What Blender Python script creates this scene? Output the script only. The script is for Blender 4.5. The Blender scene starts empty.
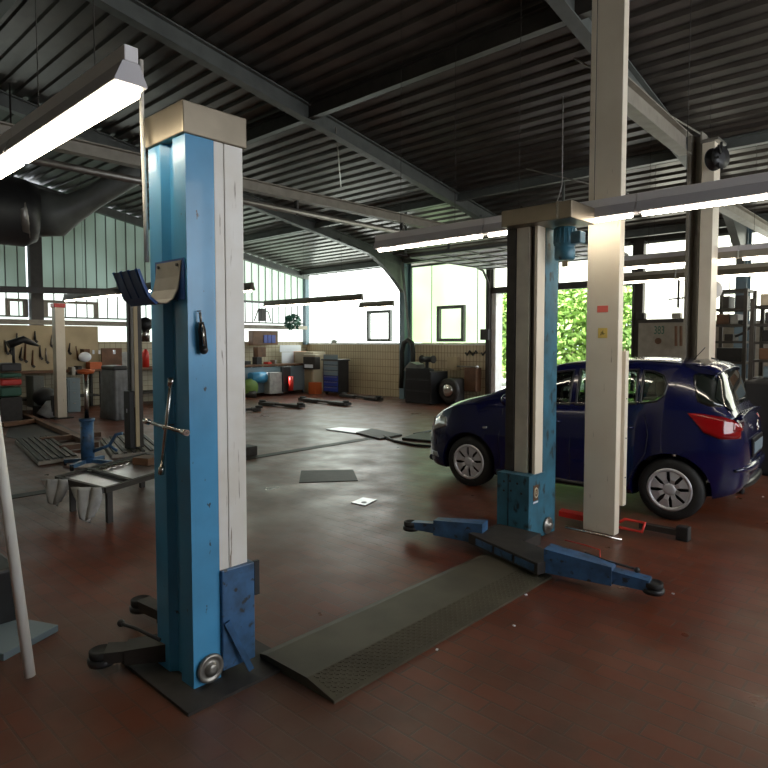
import bpy, bmesh, math, random
from mathutils import Vector, Matrix
random.seed(7)
R=math.radians
col=bpy.context.scene.collection
scn=bpy.context.scene
# ---------------------------------------------------------------- camera model
F=617.;H=1.7;PT=R(3.0);YW=R(43);CX=384;CY=374
FW=Vector((-math.sin(YW)*math.cos(PT),math.cos(YW)*math.cos(PT),-math.sin(PT)))
RT=Vector((math.cos(YW),math.sin(YW),0)); UP=RT.cross(FW)
def P(x,y,X=None,Y=None,z=None):
    r=FW+RT*((x-CX)/F)-UP*((y-CY)/F)
    t=X/r.x if X is not None else (Y/r.y if Y is not None else (z-H)/r.z)
    return Vector((r.x*t,r.y*t,H+r.z*t))
def roofz(Y): return 4.1+.175*(14.1-Y)
# ---------------------------------------------------------------- materials
def mat(name,c,rough=.5,metal=0,noise=0,nscale=8,c2=None,bump=0,bscale=60,coat=0,spec=.5,dirt=0):
    m=bpy.data.materials.new(name);m.use_nodes=True;nt=m.node_tree;b=nt.nodes['Principled BSDF']
    b.inputs['Base Color'].default_value=(*c,1);b.inputs['Roughness'].default_value=rough;b.inputs['Metallic'].default_value=metal
    b.inputs['Specular IOR Level'].default_value=spec
    if coat:b.inputs['Coat Weight'].default_value=coat;b.inputs['Coat Roughness'].default_value=.04
    tc=nt.nodes.new('ShaderNodeTexCoord')
    if noise or c2:
        n=nt.nodes.new('ShaderNodeTexNoise');n.inputs['Scale'].default_value=nscale;n.inputs['Detail'].default_value=6
        nt.links.new(tc.outputs['Object'],n.inputs['Vector'])
        r=nt.nodes.new('ShaderNodeValToRGB');r.color_ramp.elements[0].position=.38;r.color_ramp.elements[1].position=.68
        c2=c2 or tuple(v*(1-noise) for v in c)
        r.color_ramp.elements[0].color=(*c,1);r.color_ramp.elements[1].color=(*c2,1)
        nt.links.new(n.outputs['Fac'],r.inputs['Fac']);nt.links.new(r.outputs['Color'],b.inputs['Base Color'])
    if bump:
        n=nt.nodes.new('ShaderNodeTexNoise');n.inputs['Scale'].default_value=bscale
        nt.links.new(tc.outputs['Object'],n.inputs['Vector'])
        bp=nt.nodes.new('ShaderNodeBump');bp.inputs['Strength'].default_value=bump;bp.inputs['Distance'].default_value=.01
        nt.links.new(n.outputs['Fac'],bp.inputs['Height']);nt.links.new(bp.outputs['Normal'],b.inputs['Normal'])
    return m
def emis(name,c,s,c2=None,scale=.4):
    m=bpy.data.materials.new(name);m.use_nodes=True;nt=m.node_tree;b=nt.nodes['Principled BSDF']
    b.inputs['Base Color'].default_value=(.6,.65,.6,1);b.inputs['Roughness'].default_value=.4
    b.inputs['Emission Color'].default_value=(*c,1);b.inputs['Emission Strength'].default_value=s
    if c2:
        tc=nt.nodes.new('ShaderNodeTexCoord');n=nt.nodes.new('ShaderNodeTexNoise');n.inputs['Scale'].default_value=scale;n.inputs['Detail'].default_value=2
        r=nt.nodes.new('ShaderNodeValToRGB');r.color_ramp.elements[0].position=.35;r.color_ramp.elements[1].position=.65
        r.color_ramp.elements[0].color=(*c,1);r.color_ramp.elements[1].color=(*c2,1)
        nt.links.new(tc.outputs['Object'],n.inputs['Vector']);nt.links.new(n.outputs['Fac'],r.inputs['Fac']);nt.links.new(r.outputs['Color'],b.inputs['Emission Color'])
    return m
def brickmat(name,c1,c2,mortar,scale,w,h,rough,offset=.5,swap=None,msize=.02,bumpd=.003,roughn=None,stain=None):
    m=bpy.data.materials.new(name);m.use_nodes=True;nt=m.node_tree;b=nt.nodes['Principled BSDF']
    tc=nt.nodes.new('ShaderNodeTexCoord');br=nt.nodes.new('ShaderNodeTexBrick')
    br.offset=offset
    for k,v in (('Color1',c1),('Color2',c2),('Mortar',mortar)): br.inputs[k].default_value=(*v,1)
    br.inputs['Scale'].default_value=scale;br.inputs['Brick Width'].default_value=w;br.inputs['Row Height'].default_value=h;br.inputs['Mortar Size'].default_value=msize
    vec=tc.outputs['Object']
    if swap:
        s=nt.nodes.new('ShaderNodeSeparateXYZ');c=nt.nodes.new('ShaderNodeCombineXYZ');nt.links.new(vec,s.inputs[0])
        for i,a in enumerate(swap): nt.links.new(s.outputs[a],c.inputs[i])
        vec=c.outputs[0]
    nt.links.new(vec,br.inputs['Vector'])
    colr=br.outputs['Color']
    if stain:
        for (sc,lo,hi,cc,amt) in stain:
            n=nt.nodes.new('ShaderNodeTexNoise');n.inputs['Scale'].default_value=sc;n.inputs['Detail'].default_value=8;n.inputs['Roughness'].default_value=.65
            nt.links.new(tc.outputs['Object'],n.inputs['Vector'])
            mr=nt.nodes.new('ShaderNodeMapRange');mr.inputs['From Min'].default_value=lo;mr.inputs['From Max'].default_value=hi;mr.inputs['To Max'].default_value=amt
            nt.links.new(n.outputs['Fac'],mr.inputs['Value'])
            mx=nt.nodes.new('ShaderNodeMix');mx.data_type='RGBA';nt.links.new(mr.outputs[0],mx.inputs[0]);nt.links.new(colr,mx.inputs[6]);mx.inputs[7].default_value=(*cc,1)
            colr=mx.outputs[2]
    nt.links.new(colr,b.inputs['Base Color'])
    b.inputs['Roughness'].default_value=rough
    if roughn:
        n=nt.nodes.new('ShaderNodeTexNoise');n.inputs['Scale'].default_value=2.2;n.inputs['Detail'].default_value=8
        nt.links.new(tc.outputs['Object'],n.inputs['Vector'])
        mr=nt.nodes.new('ShaderNodeMapRange');mr.inputs['From Min'].default_value=.3;mr.inputs['From Max'].default_value=.7
        mr.inputs['To Min'].default_value=roughn[0];mr.inputs['To Max'].default_value=roughn[1];nt.links.new(n.outputs['Fac'],mr.inputs['Value'])
        nt.links.new(mr.outputs[0],b.inputs['Roughness'])
    bp=nt.nodes.new('ShaderNodeBump');bp.invert=True;bp.inputs['Strength'].default_value=.5;bp.inputs['Distance'].default_value=bumpd
    nt.links.new(br.outputs['Fac'],bp.inputs['Height']);nt.links.new(bp.outputs['Normal'],b.inputs['Normal'])
    return m
M={}
M['floor']=brickmat('red_tile_floor',(.150,.034,.013),(.11,.026,.010),(.075,.03,.019),1,.24,.115,.42,swap=(0,1,2),msize=.006,bumpd=.006,roughn=(.27,.46),
    stain=[(.45,.47,.62,(.12,.072,.05),.75),(3.5,.5,.7,(.055,.03,.02),.5),(.25,.5,.7,(.10,.062,.045),.5)])
M['tile']=brickmat('beige_wall_tiles',(.55,.46,.30),(.50,.41,.27),(.20,.14,.08),1,.11,.23,.3,offset=0,swap=(0,2,1),msize=.007)
M['tileL']=brickmat('beige_wall_tiles_side',(.50,.45,.32),(.46,.41,.28),(.2,.15,.1),1,.15,.15,.35,offset=0,swap=(1,2,0),msize=.006)
M['roof']=mat('grey_roof_sheet',(.115,.10,.088),.3,.45,noise=.35,nscale=2)
M['steel']=mat('grey_green_painted_steel',(.14,.15,.14),.45,0,noise=.25,nscale=4)
M['steeld']=mat('dark_brown_steel',(.045,.038,.032),.5,0,noise=.3)
M['bluegrey']=mat('blue_grey_steel',(.12,.18,.22),.45)
M['beigesteel']=mat('beige_painted_steel',(.30,.27,.22),.5,noise=.2)
M['cream']=mat('cream_painted_metal',(.82,.74,.60),.42,nscale=3,c2=(.76,.67,.53))
M['white']=mat('white_plastic_cover',(.84,.82,.78),.4,c2=(.77,.73,.66),nscale=5)
def wear(name,c,sc,lo,hi):
    nt=M[name].node_tree;b=nt.nodes['Principled BSDF'];src=b.inputs['Base Color'].links[0].from_socket if b.inputs['Base Color'].links else None
    tc=nt.nodes.new('ShaderNodeTexCoord');mp=nt.nodes.new('ShaderNodeMapping');mp.inputs['Scale'].default_value=sc
    n=nt.nodes.new('ShaderNodeTexNoise');n.inputs['Scale'].default_value=1;n.inputs['Detail'].default_value=5
    nt.links.new(tc.outputs['Object'],mp.inputs[0]);nt.links.new(mp.outputs[0],n.inputs['Vector'])
    mr=nt.nodes.new('ShaderNodeMapRange');mr.inputs['From Min'].default_value=lo;mr.inputs['From Max'].default_value=hi;nt.links.new(n.outputs['Fac'],mr.inputs['Value'])
    mx=nt.nodes.new('ShaderNodeMix');mx.data_type='RGBA';nt.links.new(mr.outputs[0],mx.inputs[0])
    if src: nt.links.new(src,mx.inputs[6])
    mx.inputs[7].default_value=(*c,1);nt.links.new(mx.outputs[2],b.inputs['Base Color'])
wear('white',(.28,.22,.16),(55,55,3.5),.66,.70)
wear('cream',(.40,.32,.22),(45,45,5),.69,.74)
M['creamcov']=mat('grey_cream_cover',(.58,.55,.46),.4,noise=.25,nscale=5)
M['blue']=mat('light_blue_paint',(.075,.36,.66),.32,noise=.25,nscale=2.5,coat=.2)
wear('blue',(.03,.06,.08),(22,22,14),.70,.73)
M['teal']=mat('teal_blue_paint',(.045,.17,.25),.4,c2=(.03,.10,.14),nscale=6)
M['armblue']=mat('arm_blue_paint',(.05,.14,.30),.4,c2=(.03,.07,.13),nscale=9)
M['navy']=mat('dark_blue_plastic',(.02,.07,.24),.35)
wear('teal',(.02,.03,.035),(14,14,8),.58,.68);wear('armblue',(.03,.035,.04),(20,20,20),.60,.68)
M['rubber']=mat('black_rubber',(.012,.012,.012),.7)
M['black']=mat('black_metal',(.02,.02,.022),.45,noise=.3)
M['dark']=mat('dark_grime_metal',(.035,.03,.026),.55,noise=.4,nscale=12)
M['chrome']=mat('chrome',(.6,.57,.53),.2,1)
M['chromew']=mat('wheel_cover_silver',(.62,.62,.65),.32,.45)
M['galv']=mat('galvanised_metal',(.33,.31,.28),.38,.7,noise=.2)
M['cap']=mat('brushed_brass_grey_cap',(.26,.22,.165),.36,.7,noise=.3,nscale=3)
M['lampgrey']=mat('lamp_grey_housing',(.80,.78,.80),.5)
M['lampref']=mat('lamp_reflector_side',(.55,.53,.56),.5)
M['lampdark']=mat('lamp_brown_housing',(.12,.10,.07),.5)
M['carblue']=mat('dark_blue_car_paint',(.003,.005,.045),.2,.0,coat=.7,spec=.35)
M['carblack']=mat('car_black_trim',(.008,.008,.01),.3)
M['red']=mat('red_paint',(.6,.03,.02),.35)
M['redst']=mat('light_red_sticker',(.85,.16,.12),.5)
M['orange']=mat('orange_red',(.55,.12,.03),.5)
M['yellow']=mat('yellow_sticker',(.9,.66,.16),.5)
M['redlens']=mat('red_lens',(.24,.002,.004),.08,coat=1)
M['green']=mat('green_tarp',(.14,.24,.05),.6)
M['greencr']=mat('green_plastic',(.03,.12,.08),.5)
M['wood']=mat('brown_wood',(.16,.075,.035),.55,noise=.4,nscale=5)
M['peg']=mat('cream_board',(.52,.42,.26),.6,noise=.2,nscale=2)
M['paper']=mat('white_paper',(.75,.78,.85),.6)
M['cloth']=mat('light_cloth',(.42,.43,.42),.8,noise=.3)
M['gcover']=mat('grey_dust_cover',(.19,.20,.21),.7,noise=.3)
M['diamond']=mat('diamond_plate',(.10,.088,.06),.55,.25,noise=.35,nscale=3)
M['plate']=mat('shiny_steel_plate',(.55,.55,.58),.28,.85,noise=.2)
M['print']=mat('beige_plastic',(.5,.43,.31),.5)
M['tooldrawer']=mat('tool_blue',(.02,.05,.32),.35)
M['greyblue']=mat('grey_blue_metal',(.18,.24,.28),.45)
M['asphalt']=mat('pale_paving',(.55,.53,.48),.8,noise=.15)
M['leaf']=mat('leaf_green',(.30,.46,.11),.5,c2=(.18,.32,.07),nscale=1.5)
M['bark']=mat('bark',(.12,.09,.06),.8)
M['cord']=mat('grey_cord',(.3,.28,.26),.6)
M['tube']=emis('fluorescent_tube',(1,.88,.70),15)
M['headlens']=mat('headlamp_lens',(.5,.52,.52),.12,.4,coat=1)
M['winm']=emis('frosted_pale_green_pane',(.33,.50,.34),1.0,(.55,.68,.56),.5)
M['winx']=emis('daylight_pane_side',(.92,.96,1),3.6)
M['diffuser']=emis('lamp_diffuser',(1,.88,.66),10)
M['win']=emis('frosted_daylight_pane',(.90,1,.90),3.0,(.95,1,.97))
M['wing']=emis('frosted_green_pane',(.60,.95,.45),1.0,(.85,1,.75),.6)
M['winl']=emis('frosted_side_pane',(.80,1,.88),1.15,(1,1,.97),.5)  # lower left panes: daylight painted in as the pane's own glow
M['winu']=emis('frosted_upper_pane',(.05,.07,.05),1.0,(.14,.20,.17),.5)  # upper left panes: weaker daylight painted in as a dimmer, blotchy glow
for k in ('winu','winl'): M[k].node_tree.nodes['Principled BSDF'].inputs['Base Color'].default_value=(.2,.24,.22,1)
M['winr']=emis('frosted_right_pane',(1,1,.86),2.2,(.95,1,.8),.5)
gl=bpy.data.materials.new('car_glass');gl.use_nodes=True
b=gl.node_tree.nodes['Principled BSDF'];b.inputs['Base Color'].default_value=(.42,.5,.45,1);b.inputs['Transmission Weight'].default_value=1;b.inputs['Roughness'].default_value=.02;b.inputs['IOR'].default_value=1.12;b.inputs['Coat Weight'].default_value=1.0;b.inputs['Coat Roughness'].default_value=.02
M['glass']=gl
gd=mat('dark_tinted_glass',(.012,.016,.013),.06,coat=1);M['dglass']=gd
# ---------------------------------------------------------------- builders
class MB:
    def __init__(s): s.bm=bmesh.new(); s.mats=[]
    def _m(s,m,fs):
        if m is None: return
        if m not in s.mats: s.mats.append(m)
        i=s.mats.index(m)
        for f in fs: f.material_index=i
    def box(s,a,b,m=None,bev=0,rot=None,org=None):
        x0,y0,z0=[min(a[i],b[i]) for i in range(3)];x1,y1,z1=[max(a[i],b[i]) for i in range(3)]
        V=[s.bm.verts.new(v) for v in ((x0,y0,z0),(x1,y0,z0),(x1,y1,z0),(x0,y1,z0),(x0,y0,z1),(x1,y0,z1),(x1,y1,z1),(x0,y1,z1))]
        fs=[s.bm.faces.new([V[i] for i in q]) for q in ((0,3,2,1),(4,5,6,7),(0,1,5,4),(1,2,6,5),(2,3,7,6),(3,0,4,7))]
        s._m(m,fs)
        if bev:
            r=bmesh.ops.bevel(s.bm,geom=list({e for f in fs for e in f.edges}),offset=bev,segments=2,affect='EDGES',profile=.5,clamp_overlap=True)
            V=list({v for f in r['faces'] for v in f.verts}|{v for v in V if v.is_valid})
        if rot is not None:
            bmesh.ops.rotate(s.bm,verts=V,cent=org or ((x0+x1)/2,(y0+y1)/2,(z0+z1)/2),matrix=Matrix.Rotation(rot,3,'Z'))
        return s
    def bar(s,p,q,w,h,m=None,bev=0):  # box from p to q, width w horizontal, height h
        p=Vector(p);q=Vector(q);d=(q-p);L=d.length;d.normalize()
        side=d.cross(Vector((0,0,1)))
        if side.length<1e-4: side=Vector((1,0,0))
        side.normalize();u=side.cross(d)
        V=[]
        for t in (0,L):
            for a,b in ((-1,-1),(1,-1),(1,1),(-1,1)): V.append(s.bm.verts.new(p+d*t+side*(a*w/2)+u*(b*h/2)))
        fs=[s.bm.faces.new([V[i] for i in q_]) for q_ in ((0,1,2,3),(7,6,5,4),(0,4,5,1),(1,5,6,2),(2,6,7,3),(3,7,4,0))]
        s._m(m,fs)
        if bev: bmesh.ops.bevel(s.bm,geom=list({e for f in fs for e in f.edges}),offset=bev,segments=2,affect='EDGES',profile=.5)
        return s
    def tube(s,pts,r,n=10,m=None,cap=True,rs=None):
        pts=[Vector(p) for p in pts];rings=[];pu=None
        for i,p in enumerate(pts):
            d=((pts[min(i+1,len(pts)-1)]-p).normalized()+(p-pts[max(i-1,0)]).normalized())
            d.normalize()
            u=d.cross(Vector((0,0,1))) if abs(d.z)<.95 else d.cross(Vector((1,0,0)))
            if pu is not None:
                u=pu-d*pu.dot(d)
            u.normalize();pu=u;v=d.cross(u)
            rr=rs[i] if rs else r
            rings.append([s.bm.verts.new(p+u*math.cos(2*math.pi*k/n)*rr+v*math.sin(2*math.pi*k/n)*rr) for k in range(n)])
        fs=[]
        for a,b in zip(rings,rings[1:]):
            for k in range(n): fs.append(s.bm.faces.new((a[k],a[(k+1)%n],b[(k+1)%n],b[k])))
        for f in fs: f.smooth=True
        if cap: fs.append(s.bm.faces.new(rings[0][::-1]));fs.append(s.bm.faces.new(rings[-1]))
        s._m(m,fs);return s
    def cyl(s,p,q,r,n=20,m=None,r2=None): return s.tube([p,q],r,n,m,rs=[r,r2 if r2 is not None else r])
    def lathe(s,org,axis,prof,n=28,m=None,closed=False):  # prof: (radius, along)
        org=Vector(org);ax=Vector(axis).normalized();u=ax.cross(Vector((0,0,1))) if abs(ax.z)<.9 else ax.cross(Vector((1,0,0)));u.normalize();v=ax.cross(u)
        rings=[[s.bm.verts.new(org+ax*h+(u*math.cos(2*math.pi*k/n)+v*math.sin(2*math.pi*k/n))*max(r,.0004)) for k in range(n)] for r,h in prof]
        fs=[]
        for a,b in zip(rings,rings[1:]+([rings[0]] if closed else [])):
            for k in range(n):
                f=s.bm.faces.new((a[k],a[(k+1)%n],b[(k+1)%n],b[k]));f.smooth=True;fs.append(f)
        if not closed: fs.append(s.bm.faces.new(rings[0][::-1]));fs.append(s.bm.faces.new(rings[-1]))
        s._m(m,fs);return s
    def prism(s,poly,vec,m=None):  # poly of 3D points extruded by vec
        vec=Vector(vec);A=[s.bm.verts.new(p) for p in poly];B=[s.bm.verts.new(Vector(p)+vec) for p in poly]
        n=len(A);fs=[s.bm.faces.new(A[::-1]),s.bm.faces.new(B)]
        for i in range(n): fs.append(s.bm.faces.new((A[i],A[(i+1)%n],B[(i+1)%n],B[i])))
        s._m(m,fs);return s
    def quad(s,pts,m=None):
        f=s.bm.faces.new([s.bm.verts.new(p) for p in pts]);s._m(m,[f]);return s
    def sphere(s,c,r,m=None,sc=(1,1,1),n=14):
        k=bmesh.ops.create_uvsphere(s.bm,u_segments=n,v_segments=n//2+2,radius=r)
        for v in k['verts']: v.co=Vector((v.co.x*sc[0],v.co.y*sc[1],v.co.z*sc[2]))+Vector(c)
        fs={f for v in k['verts'] for f in v.link_faces}
        for f in fs:f.smooth=True
        s._m(m,fs);return s
    def build(s,name,m=None,parent=None,**kw):
        bmesh.ops.recalc_face_normals(s.bm,faces=s.bm.faces)
        me=bpy.data.meshes.new(name);s.bm.to_mesh(me);s.bm.free()
        if s.mats:
            for x in s.mats: me.materials.append(M[x] if isinstance(x,str) else x)
        elif m: me.materials.append(M[m])
        o=bpy.data.objects.new(name,me);col.objects.link(o)
        if parent:
            o.parent=parent
            w=Matrix.Identity(4);p=parent
            while p: w=p.matrix_basis@w if False else (p.matrix_basis@w);p=p.parent
            if kw.get('world',True): o.matrix_basis=w.inverted()
        tag(o,kw.get('label'),kw.get('cat'),kw.get('group'),kw.get('kind'))
        return o
def tag(o,label=None,cat=None,group=None,kind=None):
    if label:o['label']=label
    if cat:o['category']=cat
    if group:o['group']=group
    if kind:o['kind']=kind
    return o
def thing(name,loc,label,cat,group=None,rz=0):
    o=bpy.data.objects.new(name,None);o.empty_display_size=.1;col.objects.link(o);o.location=loc;o.rotation_euler.z=rz
    o.matrix_basis=Matrix.Translation(loc)@Matrix.Rotation(rz,4,'Z')
    return tag(o,label,cat,group)
def dup(o,par=None):
    c=o.copy();col.objects.link(c)
    if par:c.parent=par
    for ch in list(o.children): dup(ch,c)
    return c
def S(mb,name,m=None,label=None): return mb.build(name,m,kind='structure',label=label)
# ================================================================= SETTING
XL,YB,XR,YF=-16.9,14.1,4.5,-4.0
S(MB().box((XL-.3,YF-.3,-.2),(XR+.3,YB+.15,0)),'floor','floor','red tiled workshop floor, worn grey in the driving lanes')
# corrugated roof
mb=MB();per=.25;y=YF-.4;prof=[]
while y<YB+.3:
    prof+=[(y,0),(y+.12,0),(y+.132,.05),(y+.238,.05)];y+=per
prof.append((y,0))
for (y0,a),(y1,b) in zip(prof,prof[1:]):
    mb.quad([(XL-.2,y0,roofz(y0)+a),(XR+.2,y0,roofz(y0)+a),(XR+.2,y1,roofz(y1)+b),(XL-.2,y1,roofz(y1)+b)])
mb.quad([(XL-.3,YF-.4,roofz(YF-.4)+.12),(XR+.3,YF-.4,roofz(YF-.4)+.12),(XR+.3,YB+.3,roofz(YB+.3)+.12),(XL-.3,YB+.3,roofz(YB+.3)+.12)])
S(mb,'ceiling','roof','grey corrugated sheet roof underside')
DX0,DX1=-9.2,-5.42   # garage door opening
# back wall
mb=MB();mb.box((XL-.25,YB,0),(DX0-.12,YB+.25,1.6),'tile').box((XL-.25,YB-.04,1.6),(DX0-.12,YB+.25,1.66),'white')
mb.box((XL-.25,YB+.02,4.02),(DX0-.1,YB+.25,4.3),'steeld').box((DX0-.1,YB+.02,3.9),(XR+.3,YB+.25,4.3),'steeld')
mb.box((DX1+.1,YB,0),(XR+.3,YB+.25,2.12),'beigesteel')
S(mb,'wall_back',None,'back wall, beige tiles below the daylight panes')
S(MB().box((XL-.25,YF-.3,0),(XL,YB,1.7)),'wall_left','tileL','left wall with beige tiles behind the workbenches')
mb=MB().box((XR,YF-.3,0),(XR+.25,YB+.2,1.5)).box((XR,YF-.3,4.6),(XR+.25,YB+.2,7.4)).box((XR,YF-.3,1.5),(XR+.25,2,4.6)).box((XR,10,1.5),(XR+.25,YB,4.6))
S(mb,'wall_right','beigesteel')
S(MB().box((XL-.25,YF-.3,0),(XR+.25,YF,7.4)),'wall_front','beigesteel')
wn=[0]
def window(pane_boxes,bars,frames,pm,label,framem='steel'):
    wn[0]+=1
    mb=MB()
    for a,b in frames: mb.box(a,b)
    w=S(mb,'window_%d'%wn[0],framem,label)
    mb=MB()
    for a in pane_boxes: mb.prism(*a) if isinstance(a[0],list) else mb.box(*a)
    mb.build('pane',pm,w)
    if bars:
        mb=MB()
        for a,b in bars: mb.box(a,b)
        mb.build('glazing_bar','steel',w)
    return w
# back wall windows
def backwin(x0,x1,z0,z1,pm,label,inner=None,step=.5,framew=.05):
    fr=[((x0,YB-.02,z0),(x0+framew,YB+.1,z1)),((x1-framew,YB-.02,z0),(x1,YB+.1,z1)),((x0,YB-.02,z1-framew),(x1,YB+.1,z1))]
    if inner:
        a,b,c,d=inner;t=.09
        fr+=[((a,YB-.06,c),(a+t,YB+.05,d)),((b-t,YB-.06,c),(b,YB+.05,d)),((a+t,YB-.06,c),(b-t,YB+.05,c+t)),((a+t,YB-.06,d-t),(b-t,YB+.05,d))]
    bars=[];x=x0+step
    while x<x1-.1:
        if not(inner and inner[0]-.05<x<inner[1]+.05): bars.append(((x-.006,YB+.035,z0),(x+.006,YB+.055,z1)))
        x+=step
    return window([((x0,YB+.06,z0),(x1,YB+.09,z1))],bars,fr,pm,label)
backwin(-16.85,-12.11,1.67,4.05,'win','blown-out daylight pane left of the blue-grey steel column',(-13.85,-12.83,1.70,2.68))
backwin(-12.09,-9.32,1.67,3.95,'wing','greenish frosted pane between the steel column and the gate',(-11.03,-10.08,1.70,2.72),.8)
backwin(DX0,DX1,3.12,3.92,'winr','daylight strip above the garage gate opening',None,1.9)
backwin(-5.3,-2.55,2.14,3.92,'winr','bright pane above the beige panel right of the gate',None,.9)
backwin(-2.3,4.4,2.14,3.92,'winr','bright pane behind the steel shelves at the far right',None,.9)
# left wall windows: upper and lower band, bays between dark columns
def leftwin(y0,y1,label,pm='winu'):
    fr=[((XL,y0,2.96),(XL+.05,y1,3.03)),((XL,y0,2.30),(XL+.04,y1,2.34))]
    pu=[[(XL-.05,y0,3.03),(XL-.05,y1,3.03),(XL-.05,y1,roofz(y1)+.02),(XL-.05,y0,roofz(y0)+.02)],(-.03,0,0)]
    bars=[];y=y0+.27
    while y<y1-.05:
        bars.append(((XL-.045,y-.012,2.3),(XL-.02,y+.012,roofz(y)-.02)));y+=.27
    w=window([pu],bars,fr,pm,'upper frosted channel-glass, '+label)
    MB().box((XL-.08,y0,1.7),(XL-.05,y1,2.96)).build('pane','winl',w,label='bright lower pane')
    return w
leftwin(-3.9,5.2,'nearest bay of the left wall')
leftwin(5.55,9.0,'bay above the workbenches in the left wall')
leftwin(9.15,14.0,'last bay of the left wall before the back corner','winm')
w=window([((XR+.1,2,1.5),(XR+.13,10,4.6))],[],[((XR-.02,2,1.45),(XR+.1,10,1.55)),((XR-.02,2,4.5),(XR+.1,10,4.6)),((XR-.02,5.9,1.5),(XR+.1,6.05,4.6))],'winx','large daylight pane in the right wall')
# gate opening
mb=MB().box((DX0-.14,YB-.08,0),(DX0,YB+.2,3.95)).box((DX1,YB-.08,0),(DX1+.22,YB+.2,3.95)).box((DX0,YB-.05,2.98),(DX1,YB+.15,3.14))
d1=S(mb,'door_1','steeld','dark frame of the open garage gate')
MB().box((DX0+.002,YB-.02,0),(DX0+.14,YB+.3,2.98)).build('jamb','white',d1,label='sunlit white jamb')
# small pedestrian casement frames of the left windows (beige)
mb=MB()
for a,b in ((4.7,5.2),(5.55,6.9)):
    z0,z1=2.33,2.68
    mb.box((XL,a,z1),(XL+.05,b,z1+.07)).box((XL,a,z0),(XL+.05,a+.1,z1)).box((XL,b-.12,z0),(XL+.05,b,z1))
S(mb,'trim_1','beigesteel','beige casement frames of the left wall')
# ================================================================= STRUCTURE STEEL
def beam_I(name,p,q,w,h,m,label,cat,group=None):
    mb=MB();p=Vector(p);q=Vector(q)
    mb.bar(p+Vector((0,0,h/2)),q+Vector((0,0,h/2)),w,.015).bar(p-Vector((0,0,h/2)),q-Vector((0,0,h/2)),w,.015).bar(p,q,.012,h)
    return mb.build(name,m,label=label,cat=cat,group=group)
def rafter(X,label,m='steel'):
    t=thing('roof_frame',(X,YB-.2,0),label,'steel frame','sloping steel roof frames')
    y0,y1=YF+.1,YB-.25;h=.26
    mb=MB()
    a=Vector((X,y0,roofz(y0)-h/2-.02));b=Vector((X,y1,roofz(y1)-h/2-.02))
    mb.bar(a+Vector((0,0,h/2-.01)),b+Vector((0,0,h/2-.01)),.16,.02).bar(a-Vector((0,0,h/2-.01)),b-Vector((0,0,h/2-.01)),.16,.02).bar(a,b,.03,h-.02)
    mb.build('rafter',m,t)
    mb=MB().box((X-.1,YB-.35,0),(X+.1,YB-.33,4.0)).box((X-.1,YB-.06,0),(X+.1,YB-.04,4.0)).box((X-.012,YB-.34,0),(X+.012,YB-.05,4.0))
    mb.build('column','bluegrey',t,label='blue-grey column at the back wall')
    # curved haunch
    pts=[];N=10
    for k in range(N+1):
        u=k/N;yy=YB-.3-2.6*u;zz=3.1+ (roofz(YB-2.9)-.28-3.1)*(1-(1-u)**2.2)
        pts.append((X-.07,yy,zz))
    top=[(X-.07,YB-2.9,roofz(YB-2.9)-.2),(X-.07,YB-.3,roofz(YB-.3)-.2)]
    MB().prism(pts+top,(.14,0,0)).build('haunch',m,t,label='curved haunch plate')
    return t
rafter(-12.1,'roof frame whose column stands between the two frosted back panes')
rafter(-7.65,'roof frame crossing the ceiling at picture centre')
rafter(-3.2,'roof frame at upper right ending over the shelves')
mb=MB().bar((XL+.1,YF,roofz(YF)-.15),(XL+.1,YB,roofz(YB)-.15),.14,.2)
mb.build('edge_rafter','steel',label='slender rafter running down the left wall',cat='steel beam')
MB().box((XL,5.22,1.7),(XL+.2,5.5,roofz(5.5)-.28)).build('wall_post','steeld',label='dark steel post on the left wall near the duct',cat='steel post')
MB().box((XL,9.0,1.7),(XL+.12,9.14,roofz(9.1)-.28)).build('wall_post','steel',label='grey-green wall post at middle of the left wall',cat='steel post')
MB().box((XL,YB-.16,1.6),(XL+.16,YB,4.1)).build('wall_post','bluegrey',label='corner post where left and back walls meet',cat='steel post')
for Y,l,h in ((2.6,'purlin nearest above the blue lift post',.16),(6.45,'deep brown purlin behind the first lift cap',.22),(10.4,'purlin above the middle of the hall',.15),(13.75,'purlin closest to the back wall',.15)):
    beam_I('roof_purlin',(XL+.1,Y,roofz(Y)-h/2-.02),(XR-.05,Y,roofz(Y)-h/2-.02),.12,h,'steeld' if h>.2 else 'steel',l,'steel beam','purlins under the roof')
beam_I('tie_beam',(-7.4,-.5,3.9),(-7.4,9.9,3.9),.14,.14,'beigesteel','upper horizontal tie beam from the left lift towards the back','steel beam')
t=thing('service_pipe',(-7.4,4,3.6),'long grey pipe slung on clips below the upper tie beam','pipe')
MB().cyl((-7.4,-.5,3.66),(-7.4,9.6,3.66),.045,12).build('pipe','galv',t)
for yy in (1.2,3.6,6,8.4): MB().box((-7.43,yy-.02,3.6),(-7.37,yy+.02,3.82)).build('clip','dark',t)
beam_I('tie_beam',(-2.45,5.6,4.1),(-2.55,8.15,4.1),.14,.22,'beigesteel','beige tie beam at upper right meeting the beige column','steel beam')
beam_I('tie_beam',(-2.6,8.6,3.7),(-2.6,13.9,3.7),.14,.16,'beigesteel','lower tie beam at right running on to the back wall','steel beam')
for a,b,l in (((-9.2,8.6,roofz(8.6)-.25),(-7.5,6.9,roofz(6.9)-.2),'thin bracing rod under the roof left of the centre frame'),
              ((-5.6,9.6,roofz(9.6)-.2),(-4.2,10.6,roofz(10.6)-.5),'thin bracing rod beside the white column top'),
              ((-3.6,7.3,roofz(7.3)-.1),(-2.8,10.2,roofz(10.2)-.1),'thin bracing rod at the upper right corner')):
    MB().cyl(a,b,.012,6).build('bracing_rod','galv',label=l,cat='rod')
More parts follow.
